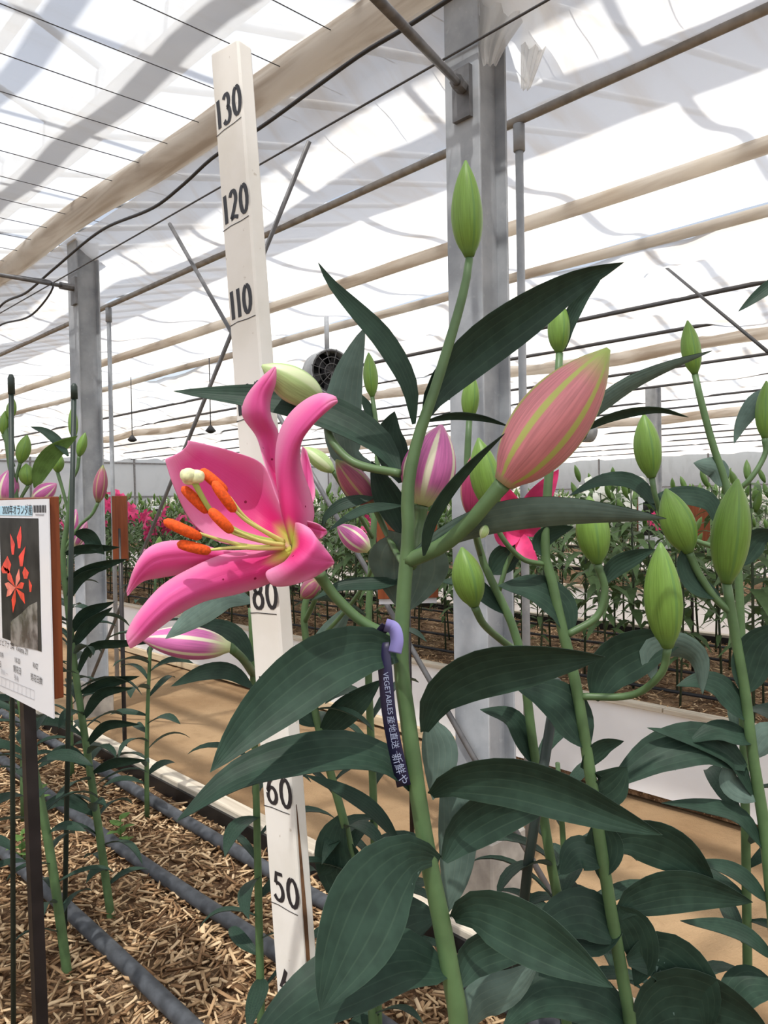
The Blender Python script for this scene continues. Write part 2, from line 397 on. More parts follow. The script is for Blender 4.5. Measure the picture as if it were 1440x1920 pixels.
def bud_geo(b, t, hw, seg=24, n=18, bend=0.0, rot=0.0, fat=0.46):
    b, t = Vector(b), Vector(t); ax = t - b; L = ax.length; T = ax.normalized(); a, c = frame(T)
    V, U, Fc = [], [], []
    for i in range(n + 1):
        v = i / n
        r = math.sqrt(max(0, 1 - ((fat - v) / fat) ** 2)) ** 1.15 if v < fat else max(0, 1 - ((v - fat) / (1 - fat)) ** 1.9) ** 0.85
        r = max(r, 0.30 if v < 0.12 else 0.0, 0.07) * hw
        off = a * bend * L * math.sin(math.pi * v)
        for k in range(seg + 1):
            th = 2 * math.pi * k / seg
            lob = 1 + 0.055 * math.cos(3 * th + math.pi) * math.sin(math.pi * v) ** 0.5 - 0.03 * abs(math.cos(1.5 * th)) ** 12
            V.append(b + T * (L * v) + off + (a * math.cos(th + rot) + c * math.sin(th + rot)) * r * lob); U.append((k / seg, v))
    s = seg + 1
    for i in range(n):
        for k in range(seg): Fc.append((i * s + k, i * s + k + 1, (i + 1) * s + k + 1, (i + 1) * s + k))
    Fc.append(tuple(range(seg - 1, -1, -1))); Fc.append(tuple(n * s + k for k in range(seg)))
    return (V, Fc, U)
def bud(parent, b, t, hwpx, mt='bud_green', stalk=None, rs=7, rot=0.0, bend=0.0, label=None, fat=0.46):
    Z = (b[2] + t[2]) / 2; T = (P(*t) - P(*b)).normalized(); a, c = frame(T); d = CAMP - P(*b)
    rot = rot + math.atan2(d.dot(c), d.dot(a)) - math.pi     # 0 puts a rib toward the viewer's side
    o = obj('flower_bud', bud_geo(P(*b), P(*t), hwpx * Z / F, rot=rot, bend=bend, fat=fat), mt, parent)
    if label: o['label'] = label
    if stalk: obj('bud_stalk', px_tube([b] + list(stalk), [rs * 1.15] + [rs] * len(stalk), 10, n=5 * len(stalk) + 4), 'stem', o)
    return o
def to_bed(pp):
    """pixel stem ordered top -> bottom as world points, carried on down to the bed"""
    w = [P(*q) for q in pp]; d = (w[-1] - w[-2]); e = w[-1]
    if e.z > BZ:
        dz = e.z - BZ + 0.03
        w.append(Vector((e.x + max(-0.08, min(0.08, d.x * 0.4)), e.y + max(-0.08, min(0.08, d.y * 0.4)), e.z - dz)))
    return w
def plant(pp, r_top, r_bot, label, group=None, stem_mat='stem', name='lily_plant', n=40):
    w = to_bed(pp); base = Vector((w[-1].x, w[-1].y, BZ))
    o = thing(name, base, label, 'lily', group)
    Z = pp[len(pp) // 2][2]; k = len(w)
    st = obj('stem', tube(w, [(r_top + (r_bot - r_top) * i / (k - 1)) * Z / F for i in range(k)], 12, n), stem_mat, o)
    c = cr([tuple(q) for q in w], 60)
    return o, [Vector(q) for q in c]
# prototype blades for plants farther off (length 1 along x, arching)
def proto_leaf(k, m=4, n=9):
    up, dr, hw = [(0.55, 0.50, 0.10), (0.75, 0.75, 0.09), (0.40, 0.45, 0.11), (0.85, 0.65, 0.085)][k]
    mid = [Vector((t * (1 - 0.12 * t * t), 0.03 * math.sin(5 * t + k), up * t - dr * t * t)) for t in [i / (n - 1) for i in range(n)]]
    g = ribbon_leaf(mid, hw, [Vector((0, -1, 0))] * n, cup=0.3, m=m, p=0.85, pleat=0.0, th=0.004)
    g2 = g
    return mesh_data('leaf', g2[0], g2[1], ['leaf_top', 'leaf_under'], g2[2], g2[3])
PLEAF = [proto_leaf(k) for k in range(4)]
def auto_leaves(o, path, n, t0, t1, L=0.13, seed=1, skip=None):
    """blades set spirally along a stem path (top -> bottom)"""
    rnd = random.Random(seed); b = BASE[o.name]
    for i in range(n):
        t = t0 + (t1 - t0) * i / max(1, n - 1); p = path[min(len(path) - 1, int(t * (len(path) - 1)))]
        if p.z < BZ + 0.06: continue
        az = math.radians(137.5 * i + rnd.uniform(-20, 20) + seed * 47); l = L * rnd.uniform(0.8, 1.15) * (0.75 + 0.35 * math.sin(math.pi * t))
        M = Matrix.Translation(p - b) @ Matrix.Rotation(az, 4, 'Z') @ Matrix.Rotation(math.radians(rnd.uniform(-12, 10)), 4, 'Y') @ Matrix.Rotation(math.radians(rnd.uniform(-25, 25)), 4, 'X') @ Matrix.Diagonal((l, l * rnd.uniform(0.85, 1.2), l, 1))
        c = link('leaf', PLEAF[rnd.randrange(4)], o); c.matrix_local = M
def text(name, s, size, mt, parent, M, align='CENTER', ext=0.0):
    cu = bpy.data.curves.new(name, 'FONT'); cu.body = s; cu.size = size; cu.align_x = align; cu.align_y = 'CENTER'; cu.extrude = ext
    t = bpy.data.objects.new(name, cu); COL.objects.link(t)
    me = bpy.data.meshes.new_from_object(t.evaluated_get(bpy.context.evaluated_depsgraph_get())); bpy.data.objects.remove(t)
    me.materials.clear(); me.materials.append(MATS[mt]); me.name = name
    o = link(name, me, parent); b = Vector((0, 0, 0)); top = parent
    while top is not None and top.parent is not None: top = top.parent
    if top is not None: b = BASE.get(top.name, b)
    o.matrix_local = Matrix.Translation(-b) @ M
    return o

# ------------------------------------------------------------------ the setting
R = random.Random(7)
def grid(x0, x1, y0, y1, nx, ny, fz):
    V = [Vector((x0 + (x1 - x0) * i / nx, y0 + (y1 - y0) * j / ny, 0)) for j in range(ny + 1) for i in range(nx + 1)]
    for v in V: v.z = fz(v.x, v.y)
    Fc = [(j * (nx + 1) + i, j * (nx + 1) + i + 1, (j + 1) * (nx + 1) + i + 1, (j + 1) * (nx + 1) + i) for j in range(ny) for i in range(nx)]
    return (V, Fc)
def wob(x, y, s=1.0):
    return math.sin(x * 2.1 * s + 1.3 * math.sin(y * 1.1 * s)) * 0.5 + math.sin(y * 2.9 * s + 2 * math.sin(x * 1.7 * s)) * 0.3 + math.sin((x + y) * 5.3 * s) * 0.2
struct(obj('floor', grid(-6, 27, -5, 27, 260, 260, lambda x, y: 0.014 * wob(x, y, 2.2) + 0.006 * wob(x, y, 7.0) - 0.02), 'sand'))
BEDS = [(-0.60, 1.18), (2.97, 4.75), (6.54, 8.32), (10.1, 11.9), (13.7, 15.5), (17.3, 19.1)]
for k, (x0, x1) in enumerate(BEDS):
    b = thing('raised_bed', ((x0 + x1) / 2, 9, 0), ['raised bed of wood chips in the foreground with pale plank edge', 'raised bed with white sheet side across the sandy path', 'second white sided raised bed beyond the path'][k] if k < 3 else 'distant raised bed full of lilies near the far wall', 'planting bed', None if k < 3 else 'distant raised beds')
    y0, y1 = -2.5, 21.5
    obj('soil', box(x0 + 0.03, x1 - 0.03, y0 + .03, y1 - .03, 0.0, BZ - 0.006), 'soil', b, smooth=False)
    for xs, sgn in ((x0, 1), (x1, -1)):
        obj('side_sheet', box(min(xs, xs + sgn * 0.012), max(xs, xs + sgn * 0.012), y0, y1, 0.035 if sgn > 0 else 0.0, BZ + 0.03), 'white_sheet' , b, smooth=False)
        obj('liner', box(min(xs + sgn * 0.013, xs + sgn * 0.03), max(xs + sgn * 0.013, xs + sgn * 0.03), y0, y1, 0.1, BZ + 0.035), 'liner_black', b, smooth=False)
        for q in range(6):
            ya = y0 + (y1 - y0) * q / 6; yb = y0 + (y1 - y0) * (q + 1) / 6 - 0.006
            obj('plank', box(min(xs - sgn * 0.028, xs + sgn * 0.022), max(xs - sgn * 0.028, xs + sgn * 0.022), ya, yb, BZ + 0.03, BZ + 0.05, 0.003), 'plank', b, smooth=False)
            if k < 3 and sgn > 0 and yb > 2.4:
                ya = max(ya, 2.4)
                obj('base_board', box(xs - 0.03, xs - 0.002, ya, yb, 0.0, 0.05, 0.003), 'plank_tan', b, smooth=False)
# wood chips, uncountable
def chips(name, xr, yr, n, seed, parent, lmin=0.015, lmax=0.055):
    rg = np.random.default_rng(seed)
    y = yr[0] + (yr[1] - yr[0]) * rg.random(n) ** 1.5; x = rg.uniform(xr[0], xr[1], n)
    L = rg.uniform(lmin, lmax, n) * rg.uniform(0.5, 1, n); Wd = rg.uniform(0.002, 0.007, n); big = rg.random(n) < 0.03; Wd[big] *= 2.2; H = rg.uniform(0.0012, 0.004, n)
    az = rg.uniform(0, 2 * np.pi, n); tl = rg.normal(0, 0.28, n); rl = rg.normal(0, 0.4, n); z = BZ + rg.uniform(-0.004, 0.016, n)
    d = np.stack([np.cos(az) * np.cos(tl), np.sin(az) * np.cos(tl), np.sin(tl)], 1)
    s = np.stack([-np.sin(az), np.cos(az), np.zeros(n)], 1); u = np.cross(d, s)
    s2 = s * np.cos(rl)[:, None] + u * np.sin(rl)[:, None]; u2 = np.cross(d, s2)
    c = np.stack([x, y, z], 1); V = np.zeros((n, 8, 3))
    for i in range(8):
        a, b_, e = (1 if i & 1 else -1), (1 if i & 2 else -1), (1 if i & 4 else -1)
        V[:, i] = c + d * (a * L / 2 * (1 if b_ > 0 else rg.uniform(0.7, 1, n)))[:, None] + s2 * (b_ * Wd / 2)[:, None] + u2 * (e * H / 2)[:, None]
    b = BASE[parent.name]; V -= np.array(tuple(b))
    Q = np.array([(0, 2, 3, 1), (4, 5, 7, 6), (0, 1, 5, 4), (2, 6, 7, 3), (0, 4, 6, 2), (1, 3, 7, 5)])
    Fc = (np.arange(n)[:, None, None] * 8 + Q[None]).reshape(-1, 4)
    me = bpy.data.meshes.new(name); me.vertices.add(n * 8); me.vertices.foreach_set('co', V.ravel())
    me.loops.add(Fc.size); me.loops.foreach_set('vertex_index', Fc.ravel().astype(np.int32)); me.polygons.add(len(Fc)); me.polygons.foreach_set('loop_start', np.arange(0, Fc.size, 4, dtype=np.int32))
    me.materials.append(MATS['chips']); me.update(calc_edges=True); me.validate()
    o = link(name, me, parent); o['kind'] = 'stuff'; return o
bed_roots = [o for o in COL.objects if o.name.startswith('raised_bed')]
chips('wood_chips', (-0.1, 1.13), (0.1, 7.5), 42000, 3, bed_roots[0], 0.018, 0.07)
chips('wood_chips', (3.02, 4.7), (0.8, 10), 9000, 4, bed_roots[1])
for q, x in enumerate((0.64, 0.87, 1.07)):
    pts = [Vector((x + 0.006 * math.sin(i * 1.3 + q), -2.4 + i * 0.6, BZ + 0.022 + 0.004 * math.sin(i * 2.1 + q * 2))) for i in range(40)]
    tag(obj('irrigation_hose', tube(pts, 0.0165, 10, 120), 'hose'), ['thick grey hose crossing the bottom left corner on wood chips', 'grey hose on wood chips running to the foot of the measuring stick', 'grey hose on wood chips nearest the pale plank edge'][q], 'hose', 'hoses on the near bed')
for q, x in enumerate((3.35, 3.75, 4.15, 4.5)):
    pts = [Vector((x + 0.006 * math.sin(i * 1.3 + x * 9), -1 + i * 0.6, BZ + 0.02)) for i in range(24)]
    tag(obj('drip_hose', tube(pts, 0.009, 6, 60), 'hose_thin'), ['nearest', 'second', 'third', 'farthest'][q] + ' thin black drip hose in the bed across the path', 'hose', 'drip hoses across the path')

# far walls
wy = 22.0
w = struct(obj('wall_back', box(-8, 26, wy, wy + 0.05, 0, 3.0), 'film_wall', smooth=False))
for x in [i * 1.5 - 6 for i in range(22)]: obj('mullion', box(x, x + 0.05, wy - 0.03, wy, 0, 3.0), 'rod', w, smooth=False)
for z in (1.45, 2.45): obj('wall_rail', box(-8, 26, wy - 0.04, wy - 0.002, z, z + 0.05), 'rod', w, smooth=False)
w = struct(obj('wall_right', box(25, 25.05, -6, 22, 0, 3.0), 'film_bright', smooth=False))
for y in [i * 2.0 - 5 for i in range(14)]: obj('mullion', box(24.96, 25, y, y + 0.05, 0, 3.0), 'rod', w, smooth=False)
obj('wall_rail', box(24.95, 25, -6, 22, 1.5, 1.55), 'rod', w, smooth=False)

# ------------------------------------------------------------------ steel columns and roof frame
HS = 1.58; ZS = 1.275 + HS                       # height of the near curtain
def column(x, y, ztop, label, s=0.14):
    o = thing('steel_column', (x, y, 0), label, 'column', 'steel columns'); h = s / 2; t = 0.009
    obj('flange', box(x - h, x - h + t, y - h, y + h, 0.2, ztop, 0.002), 'steel', o, smooth=False)
    obj('flange', box(x + h - t, x + h, y - h, y + h, 0.2, ztop, 0.002), 'steel', o, smooth=False)
    obj('web', box(x - h + t, x + h - t, y - h * 0.35 - t / 2, y - h * 0.35 + t / 2, 0.2, ztop), 'steel', o, smooth=False)
    obj('footing', box(x - h - 0.02, x + h + 0.02, y - h - 0.02, y + h + 0.02, -0.02, 0.2, 0.006), 'concrete', o, smooth=False)
    return o
column(1.95, 1.60, 3.6, 'large grey steel column rising behind the tall lily bud')
column(1.95, 4.70, ZS + 0.02, 'grey steel column left behind the printed sign')
for y in (4.7, 7.8, 10.9): column(9.1, y, 2.75, 'distant thin steel column standing beyond the white lilies')
def rodobj(name, a, b, r, mt, label, cat, group=None, seg=8):
    return tag(obj(name, tube([a, b], r, seg), mt), label, cat, group)
# tie-rod brackets
for (cx, cy, pb, pe, lab) in ((1.95, 1.60, (868, 165), (690, -20), 'tie rod with bracket plate bolted to the big column'), (1.95, 4.70, (140, 540), (-20, 512), 'tie rod with bracket plate on the left column')):
    b0 = PX(pb[0], pb[1], cx - 0.075); e0 = PX(pe[0], pe[1], cx - (0.9 if cy < 2 else 0.6))
    o = thing('tie_rod', b0, lab, 'rod')
    obj('rod', tube([b0, e0], 0.012, 8), 'rod', o)
    d = (e0 - b0).normalized()
    obj('bracket', join(box(b0.x - 0.012, b0.x + 0.004, b0.y - 0.035, b0.y + 0.035, b0.z - 0.10, b0.z + 0.06), tube([b0, b0 + d * 0.10], 0.022, 8)[:2]), 'rod', o, smooth=False)
# stand pipes and the pipe they carry
ZL = 1.275 + 1.355
for y, lab in ((1.69, 'thin grey stand pipe right of the big column'), (5.14, 'thin grey stand pipe beside the left column')):
    o = thing('stand_pipe', (2.3, y, 0), lab, 'pipe', 'stand pipes under the gutter pipe')
    obj('pipe', tube([Vector((2.3, y, -0.01)), Vector((2.3, y, ZL - 0.02))], 0.0145, 10), 'steel', o)
    obj('sleeve', tube([Vector((2.3, y, ZL - 0.11)), Vector((2.3, y, ZL - 0.015))], 0.021, 10), 'steel', o)
def along(name, x, z, r, mt, label, cat, y0=-1.5, y1=21.5, amp=0.0, seg=8, group=None, squash=1.0, n=90):
    pts = [Vector((x + amp * math.sin(i * 0.9 + x), y0 + (y1 - y0) * i / 40, z + amp * 0.7 * math.sin(i * 1.7 + z * 3))) for i in range(41)]
    return tag(obj(name, tube(pts, r, seg, n), mt), label, cat, group)
along('gutter_pipe', 2.3, ZL, 0.016, 'pipe_grey', 'grey pipe under the film resting on the stand pipes', 'pipe')
along('film_roll', 1.84, ZS + 0.085, 0.072, 'film_beige', 'thick beige roll of plastic film above the measuring stick', 'film roll', amp=0.015, seg=16)
along('film_roll', 3.14, ZL - 0.02, 0.035, 'film_beige', 'thin beige roll of film across the right side ceiling', 'film roll', amp=0.004, seg=12)
along('film_roll', 3.86, ZL - 0.02, 0.03, 'film_beige', 'beige film edge bundled on the third roof pipe', 'film roll', amp=0.006, seg=10)
along('roof_pipe', 3.90, ZL + 0.0, 0.017, 'rod', 'dark roof pipe beside the bundled film edge', 'pipe')
along('film_roll', 6.5, 2.55, 0.06, 'film_beige', 'brown crumpled film bundle sagging under the far ceiling', 'film roll', amp=0.03, seg=10)
along('film_roll', 12.0, 2.50, 0.07, 'film_beige', 'farthest brown film bundle under the ceiling', 'film roll', amp=0.03, seg=10)
for k, x in enumerate((5.0, 5.9, 7.6, 8.8, 10.2, 11.2, 13.2, 14.6, 16.2, 18.0, 20.0, 22.5)):
    along('roof_pipe', x, 2.57, 0.016, 'wire', '%s dark roof pipe under the wavy film ceiling far off' % ['nearest', 'second', 'third', 'fourth', 'fifth', 'sixth', 'seventh', 'eighth', 'ninth', 'tenth', 'eleventh', 'farthest'][k], 'pipe', group='roof pipes under the wavy film', n=42)

# ceiling films
def film(name, g, mt, lab): o = struct(obj(name, g, mt)); o['label'] = lab; return o
film('ceiling', grid(-6, 1.80, -4, 22, 50, 110, lambda x, y: ZS + 0.13 + 0.012 * math.sin(y * 5.5) + 0.02 * wob(x, y)), 'film_clear', 'clear plastic film ceiling over the near bed')
film('ceiling', grid(1.86, 2.3, -4, 22, 14, 220, lambda x, y: ZS + 0.02 - (x - 1.86) / 0.44 * (ZS + 0.02 - ZL - 0.02) - 0.05 * math.sin((x - 1.86) / 0.44 * math.pi) * (1 + 0.7 * math.sin(y * 2.2)) + 0.02 * wob(x * 3, y, 2.0)), 'film_white', 'crumpled film strip between roll and pipe')
film('ceiling', grid(2.3, 3.88, -4, 22, 40, 160, lambda x, y: ZL + 0.02 - 0.05 * math.sin((x - 2.3) / 0.79 * math.pi) ** 2 * (1 + 0.4 * math.sin(y * 1.3)) + 0.012 * wob(x, y, 1.6)), 'film_white', 'white film ceiling panels over the path')
film('ceiling', grid(3.9, 25, -4, 22, 150, 130, lambda x, y: 2.60 + 0.035 * math.sin(x * 7.0 + 1.2 * math.sin(y * 1.1)) + 0.05 * wob(x, y, 1.4) + 0.03 * wob(x, y, 3.3)), 'film_wavy', 'wavy white film ceiling over the far beds')
# wires laid across the near film
for k in range(26):
    y = 0.1 + k * 0.29
    tag(obj('ceiling_wire', tube([Vector((-5 + i * 1.42, y + 0.02 * math.sin(i + k), ZS + 0.085 - 0.02 * math.sin(math.pi * i / 5))) for i in range(6)], 0.0020, 5, 16), 'wire'), 'thin dark support wire under the clear film ceiling', 'wire', 'support wires under the clear film')
along('ceiling_wire', 1.865, 1.275 + 0.749 * 1.865, 0.004, 'wire', 'knotted wire the diagonal braces hang from', 'wire')
# diagonal braces
def brace(a, b, x, lab):
    p, q = PX(a[0], a[1], x), PX(b[0], b[1], x); d = (q - p); q = p + d * (p.z / -d.z) if d.z < 0 else q
    return rodobj('diagonal_brace', p, q, 0.0095, 'rod', lab, 'rod', 'diagonal braces')
brace((580, 265), (225, 1140), 1.862, 'diagonal brace rod leaning from upper right to the left column foot')
brace((318, 420), (700, 1090), 1.862, 'diagonal brace rod sloping down to the right behind the stick')
# hanging cable beside the roll
cp = [(-30, 640), (0, 575), (50, 548), (100, 505), (190, 432), (290, 388), (345, 345), (400, 295), (490, 238), (590, 165), (680, 100), (760, 52), (900, -40)]
o = tag(obj('power_cable', tube([PX(a, b, 1.74) for a, b in cp], 0.0075, 8, 80), 'cable'), 'black power cable slung below the beige film roll', 'cable')
cp = [(-20, 512), (60, 522), (100, 535), (60, 590), (0, 610), (-30, 640)]
tag(obj('power_cable', tube([PX(a, b, 1.72) for a, b in cp], 0.006, 6, 40), 'cable'), 'thin looped cable beside the left column top', 'cable')
# crossing wires lower right
def pxwire(pts, z, r, lab): return tag(obj('guy_wire', tube([PZ(a, b, z) for a, b in pts], r, 6), 'wire'), lab, 'wire')
tag(obj('guy_wire', tube([PX(1205, 465, 4.6), PX(1440, 660, 3.6)], 0.008, 6), 'wire'), 'dark chain running down to the right edge under the ceiling', 'wire')
# loose plastic wrapped round the head of the big column
def flap(pts, hw, lab, seed):
    mid = [P(*q) for q in cr(pts, 12)]; rr = random.Random(seed); V, Fc = [], []
    for i, p in enumerate(mid):
        t = i / 11
        for j in range(25):
            s = j / 12 - 1; sx = CM.to_3x3() @ Vector((1, 0.0, 0))
            V.append(p + sx * (hw * s * (1 - 0.8 * t ** 1.3) * pts[0][2] / F) + (CM.to_3x3() @ Vector((0, 0, 1))) * (0.02 * math.sin(j * 0.6 + seed + 1.5 * t) * (1 - 0.6 * t) + 0.003 * math.sin(j * 1.9 + 3 * t)))
    for i in range(11):
        for j in range(24): Fc.append((i * 25 + j, i * 25 + j + 1, i * 25 + 26 + j, i * 25 + 25 + j))
    return tag(obj('plastic_flap', (V, Fc), 'film_white'), lab, 'plastic film')
flap([(955, -60, 2.42), (945, 20, 2.40), (925, 80, 2.38), (918, 122, 2.38)], 62, 'torn plastic film hanging over the big column head', 2)
flap([(1020, -50, 2.5), (1012, 30, 2.5), (998, 100, 2.48), (985, 168, 2.46)], 42, 'knotted plastic film tail right of the big column', 5)
# roof frame above the films
rf = thing('roof_frame', (2.0, 5, 3.6), 'grey steel roof frame seen through the clear film', 'roof frame')
obj('gutter_beam', box(1.85, 2.1, -4, 22, 3.55, 3.68), 'steel', rf, smooth=False)
obj('ridge_beam', box(-2.3, -2.15, -4, 22, 5.2, 5.3), 'steel', rf, smooth=False)
for xx in (1.45, 0.98, 0.5, 0.0, -0.5, -1.0, -1.5): zz = 3.68 + (1.97 - xx) * 0.38; obj('purlin', box(xx, xx + 0.075, -4, 22, zz, zz + 0.09), 'steel', rf, smooth=False)  # purlins added up-sun so their shadows dapple the path
for zz in (3.35, 3.75): obj('truss_chord', box(0.3, 0.36, -4, 22, zz, zz + 0.06), 'steel', rf, smooth=False)
for k in range(26):
    y = -3 + k * 0.9
    obj('truss_web', tube([Vector((0.33, y, 3.38)), Vector((0.33, y + 0.45, 3.78))], 0.014, 6), 'steel', rf); obj('truss_web', tube([Vector((0.33, y + 0.45, 3.78)), Vector((0.33, y + 0.9, 3.38))], 0.014, 6), 'steel', rf)
for k in range(30):
    y = -3 + k * 0.8
    obj('rafter', tube([Vector((1.97, y, 3.66)), Vector((-2.2, y, 5.25))], 0.022, 6), 'steel', rf); obj('rafter', tube([Vector((1.97, y, 3.66)), Vector((9.1, y, 5.4))], 0.03, 6), 'steel', rf)
# fans and hanging emitters
def fan(c, r, d, lab):
    o = thing('circulation_fan', c, lab, 'fan', 'circulation fans'); d = d.normalized(); a, b = frame(d)
    ring = lambda q, rr: [c + d * q + (a * math.cos(t) + b * math.sin(t)) * rr for t in [2 * math.pi * i / 24 for i in range(24)]]
    V = ring(-r * .5, r) + ring(r * .5, r) + ring(r * .5, r * .94) + ring(-r * .5, r * .94)
    obj('housing', (V, [(k * 24 + i, k * 24 + (i + 1) % 24, ((k + 1) % 4) * 24 + (i + 1) % 24, ((k + 1) % 4) * 24 + i) for k in range(4) for i in range(24)]), 'steel', o)
    obj('motor', tube([c - d * r * .3, c + d * r * .35], r * 0.3, 12), 'fan_dark', o)
    obj('back_plate', tube([c + d * r * .36, c + d * r * .4], r * 0.93, 24), 'fan_dark', o)
    for k in range(5):
        t = 2 * math.pi * k / 5; u = a * math.cos(t) + b * math.sin(t); w_ = d.cross(u)
        obj('blade', ([c + u * r * .25 + w_ * r * .1, c + u * r * .9 + w_ * r * .28 + d * .02, c + u * r * .9 - w_ * r * .28 - d * .02, c + u * r * .25 - w_ * r * .1], [(0, 1, 2, 3)]), 'fan_dark', o)
    for k in range(3):
        rr = r * (0.35 + 0.28 * k); obj('guard_ring', tube([c - d * r * .5 + (a * math.cos(t) + b * math.sin(t)) * rr for t in [2 * math.pi * i / 20 for i in range(21)]], 0.004, 5), 'wire', o)
    for k in range(12):
        u = a * math.cos(math.pi * k / 6) + b * math.sin(math.pi * k / 6); obj('guard_spoke', tube([c - d * r * .5, c - d * r * .5 + u * r], 0.003, 5), 'wire', o)
    obj('hanger', tube([c + Vector((0, 0, r * .8)), Vector((c.x, c.y, 2.6))], 0.018, 8), 'steel', o)
    return o
fan(P(614, 700, 5.6), 0.165, Vector((0.25, 0.95, 0)), 'round grey circulation fan hanging behind the grey upright leaf')
fan(P(1098, 808, 9.5), 0.14, Vector((0.9, -0.3, 0)), 'small dark fan far behind the big pink bud')
for (a, b, Zd) in ((248, 825, 8.0), (395, 808, 7.0)):
    p = P(a, b, Zd); o = thing('hanging_sprinkler', p, 'small black sprinkler head hanging from the film ceiling', 'sprinkler', 'hanging sprinklers')
    obj('tube', tube([p, Vector((p.x, p.y, 2.58))], 0.005, 6), 'cable', o); obj('head', tube([p + Vector((0, 0, .05)), p, p - Vector((0, 0, .02))], [0.012, 0.05, 0.02], 10), 'cable', o)

# ------------------------------------------------------------------ measuring stick
def stick():
    e1, e2 = P(522, 1153, 0.770), P(455, 213, 0.775)         # near front edge at 80 and 130 cm
    U = (e2 - e1).normalized(); Wd = Vector((0, 1, 0)); Wd = (Wd - U * Wd.dot(U)).normalized(); Nn = Wd.cross(U).normalized()  # faces -x
    if Nn.x > 0: Nn = -Nn
    o80 = e1; zero = e1 - U * 0.80
    k = (zero.z - (BZ - 0.02)) / U.z; base = zero - U * k
    Wt, Th = 0.051, 0.0175
    o = thing('measuring_stick', base, 'white painted wooden measuring stick with black numbers behind the pink flower', 'ruler')
    M = Matrix((Wd, -Nn, U)).transposed().to_4x4(); M.translation = e1
    lo, hi = -(e1 - base).length, 0.586
    g = box(0, Wt, 0, Th, lo, hi, 0.0022); V = [Vector(v) for v in g[0]]
    for v in V:
        if v.z > hi - 0.004: v.z += -0.010 * (1 - v.x / Wt) * 0 + (-0.006 if v.x < 0.01 else 0.002) - 0.004 * v.y / Th
    obj('stick_body', ([M @ v for v in V], g[1]), 'white_paint', o, smooth=False)
    # split in the paint down the side face
    sp = [(-0.19, 0.0006), (-0.24, 0.0022), (-0.30, 0.0036), (-0.38, 0.0030), (-0.46, 0.0020), (-0.8, 0.0016), (lo + .01, 0.001)]
    VV = []
    for z, h in sp: VV += [Vector((-0.0004, 0.0050 - h * 0.4, z)), Vector((-0.0004, 0.0050 + h, z))]
    obj('weathered_split', ([M @ v for v in VV], [(2 * i, 2 * i + 1, 2 * i + 3, 2 * i + 2) for i in range(len(sp) - 1)]), 'raw_wood', o, smooth=False)
    # brush-painted digits: strokes in a unit cell (0..1 across, 0..1 up), x to the right as seen
    el = lambda cx, cy, rx, ry, a0, a1, n=14: [(cx + rx * math.cos(math.radians(a0 + (a1 - a0) * i / n)), cy + ry * math.sin(math.radians(a0 + (a1 - a0) * i / n))) for i in range(n + 1)]
    D = {'0': [el(.5, .5, .36, .46, 100, 460)], '1': [[(.42, .98), (.5, .5), (.52, 0.0)]], '2': [el(.45, .72, .32, .26, 160, -30) + [(.45, .3), (.15, .06)], [(.12, .05), (.5, .1), (.9, .02)]],
         '3': [el(.45, .74, .3, .24, 150, -80), el(.45, .27, .36, .27, 85, -150)], '4': [[(.6, 1), (.35, .6), (.1, .36), (.5, .36), (.95, .4)], [(.62, .62), (.62, 0)]],
         '5': [[(.85, .95), (.35, .93), (.28, .58)], el(.45, .32, .36, .3, 120, -150)], '6': [[(.7, .98), (.35, .75), (.17, .4)] + el(.5, .28, .34, .27, 170, -190)],
         '7': [[(.1, .92), (.5, .95), (.88, .9), (.6, .5), (.45, 0)]], '8': [el(.5, .75, .28, .23, 90, 450), el(.5, .27, .36, .27, 90, 450)], '9': [el(.5, .7, .32, .27, 0, 360), [(.82, .7), (.75, .3), (.5, 0)]]}
    def stroke(pts, x0, z0, w, h, bw):
        V, Fc = [], []; pts = [(x0 - p[0] * w, z0 + p[1] * h) for p in pts]       # +Wd runs to the left as seen
        for i, (a, b) in enumerate(pts):
            c, d = pts[max(0, i - 1)], pts[min(len(pts) - 1, i + 1)]; t = Vector((d[0] - c[0], d[1] - c[1])); t = t.normalized() if t.length > 0 else Vector((1, 0)); nn = Vector((-t.y, t.x))
            ww = bw * (0.62 + 0.5 * abs(t.y))
            V += [M @ Vector((a + nn.x * ww, -0.0004, b + nn.y * ww)), M @ Vector((a - nn.x * ww, -0.0004, b - nn.y * ww))]
        return V, [(2 * i, 2 * i + 1, 2 * i + 3, 2 * i + 2) for i in range(len(pts) - 1)]
    for cm in range(10, 140, 10):
        z = (cm - 80) / 100.0; s = str(cm); three = len(s) == 3
        w, h = (0.0132, 0.030) if three else (0.0175, 0.030)
        x = 0.047 if three else 0.044
        gs = []
        for ch in s:
            cw = w * (0.75 if ch == '1' else 1.25)
            for st in D[ch]: gs.append(stroke(st, x, z + 0.0055, cw, h, 0.0027))
            x -= cw + 0.0020
        o_ = obj('painted_number', join(*gs), 'ink', o, smooth=False); o_['label'] = 'hand painted black number ' + s
        rr = random.Random(cm); obj('painted_mark', stroke([(0, 0), (.3, .02 + .03 * rr.random()), (.7, .03 * rr.random()), (1, .02)], 0.050, z, 0.044 + 0.005 * rr.random(), 0.03, 0.0007), 'ink', o, smooth=False)
stick()

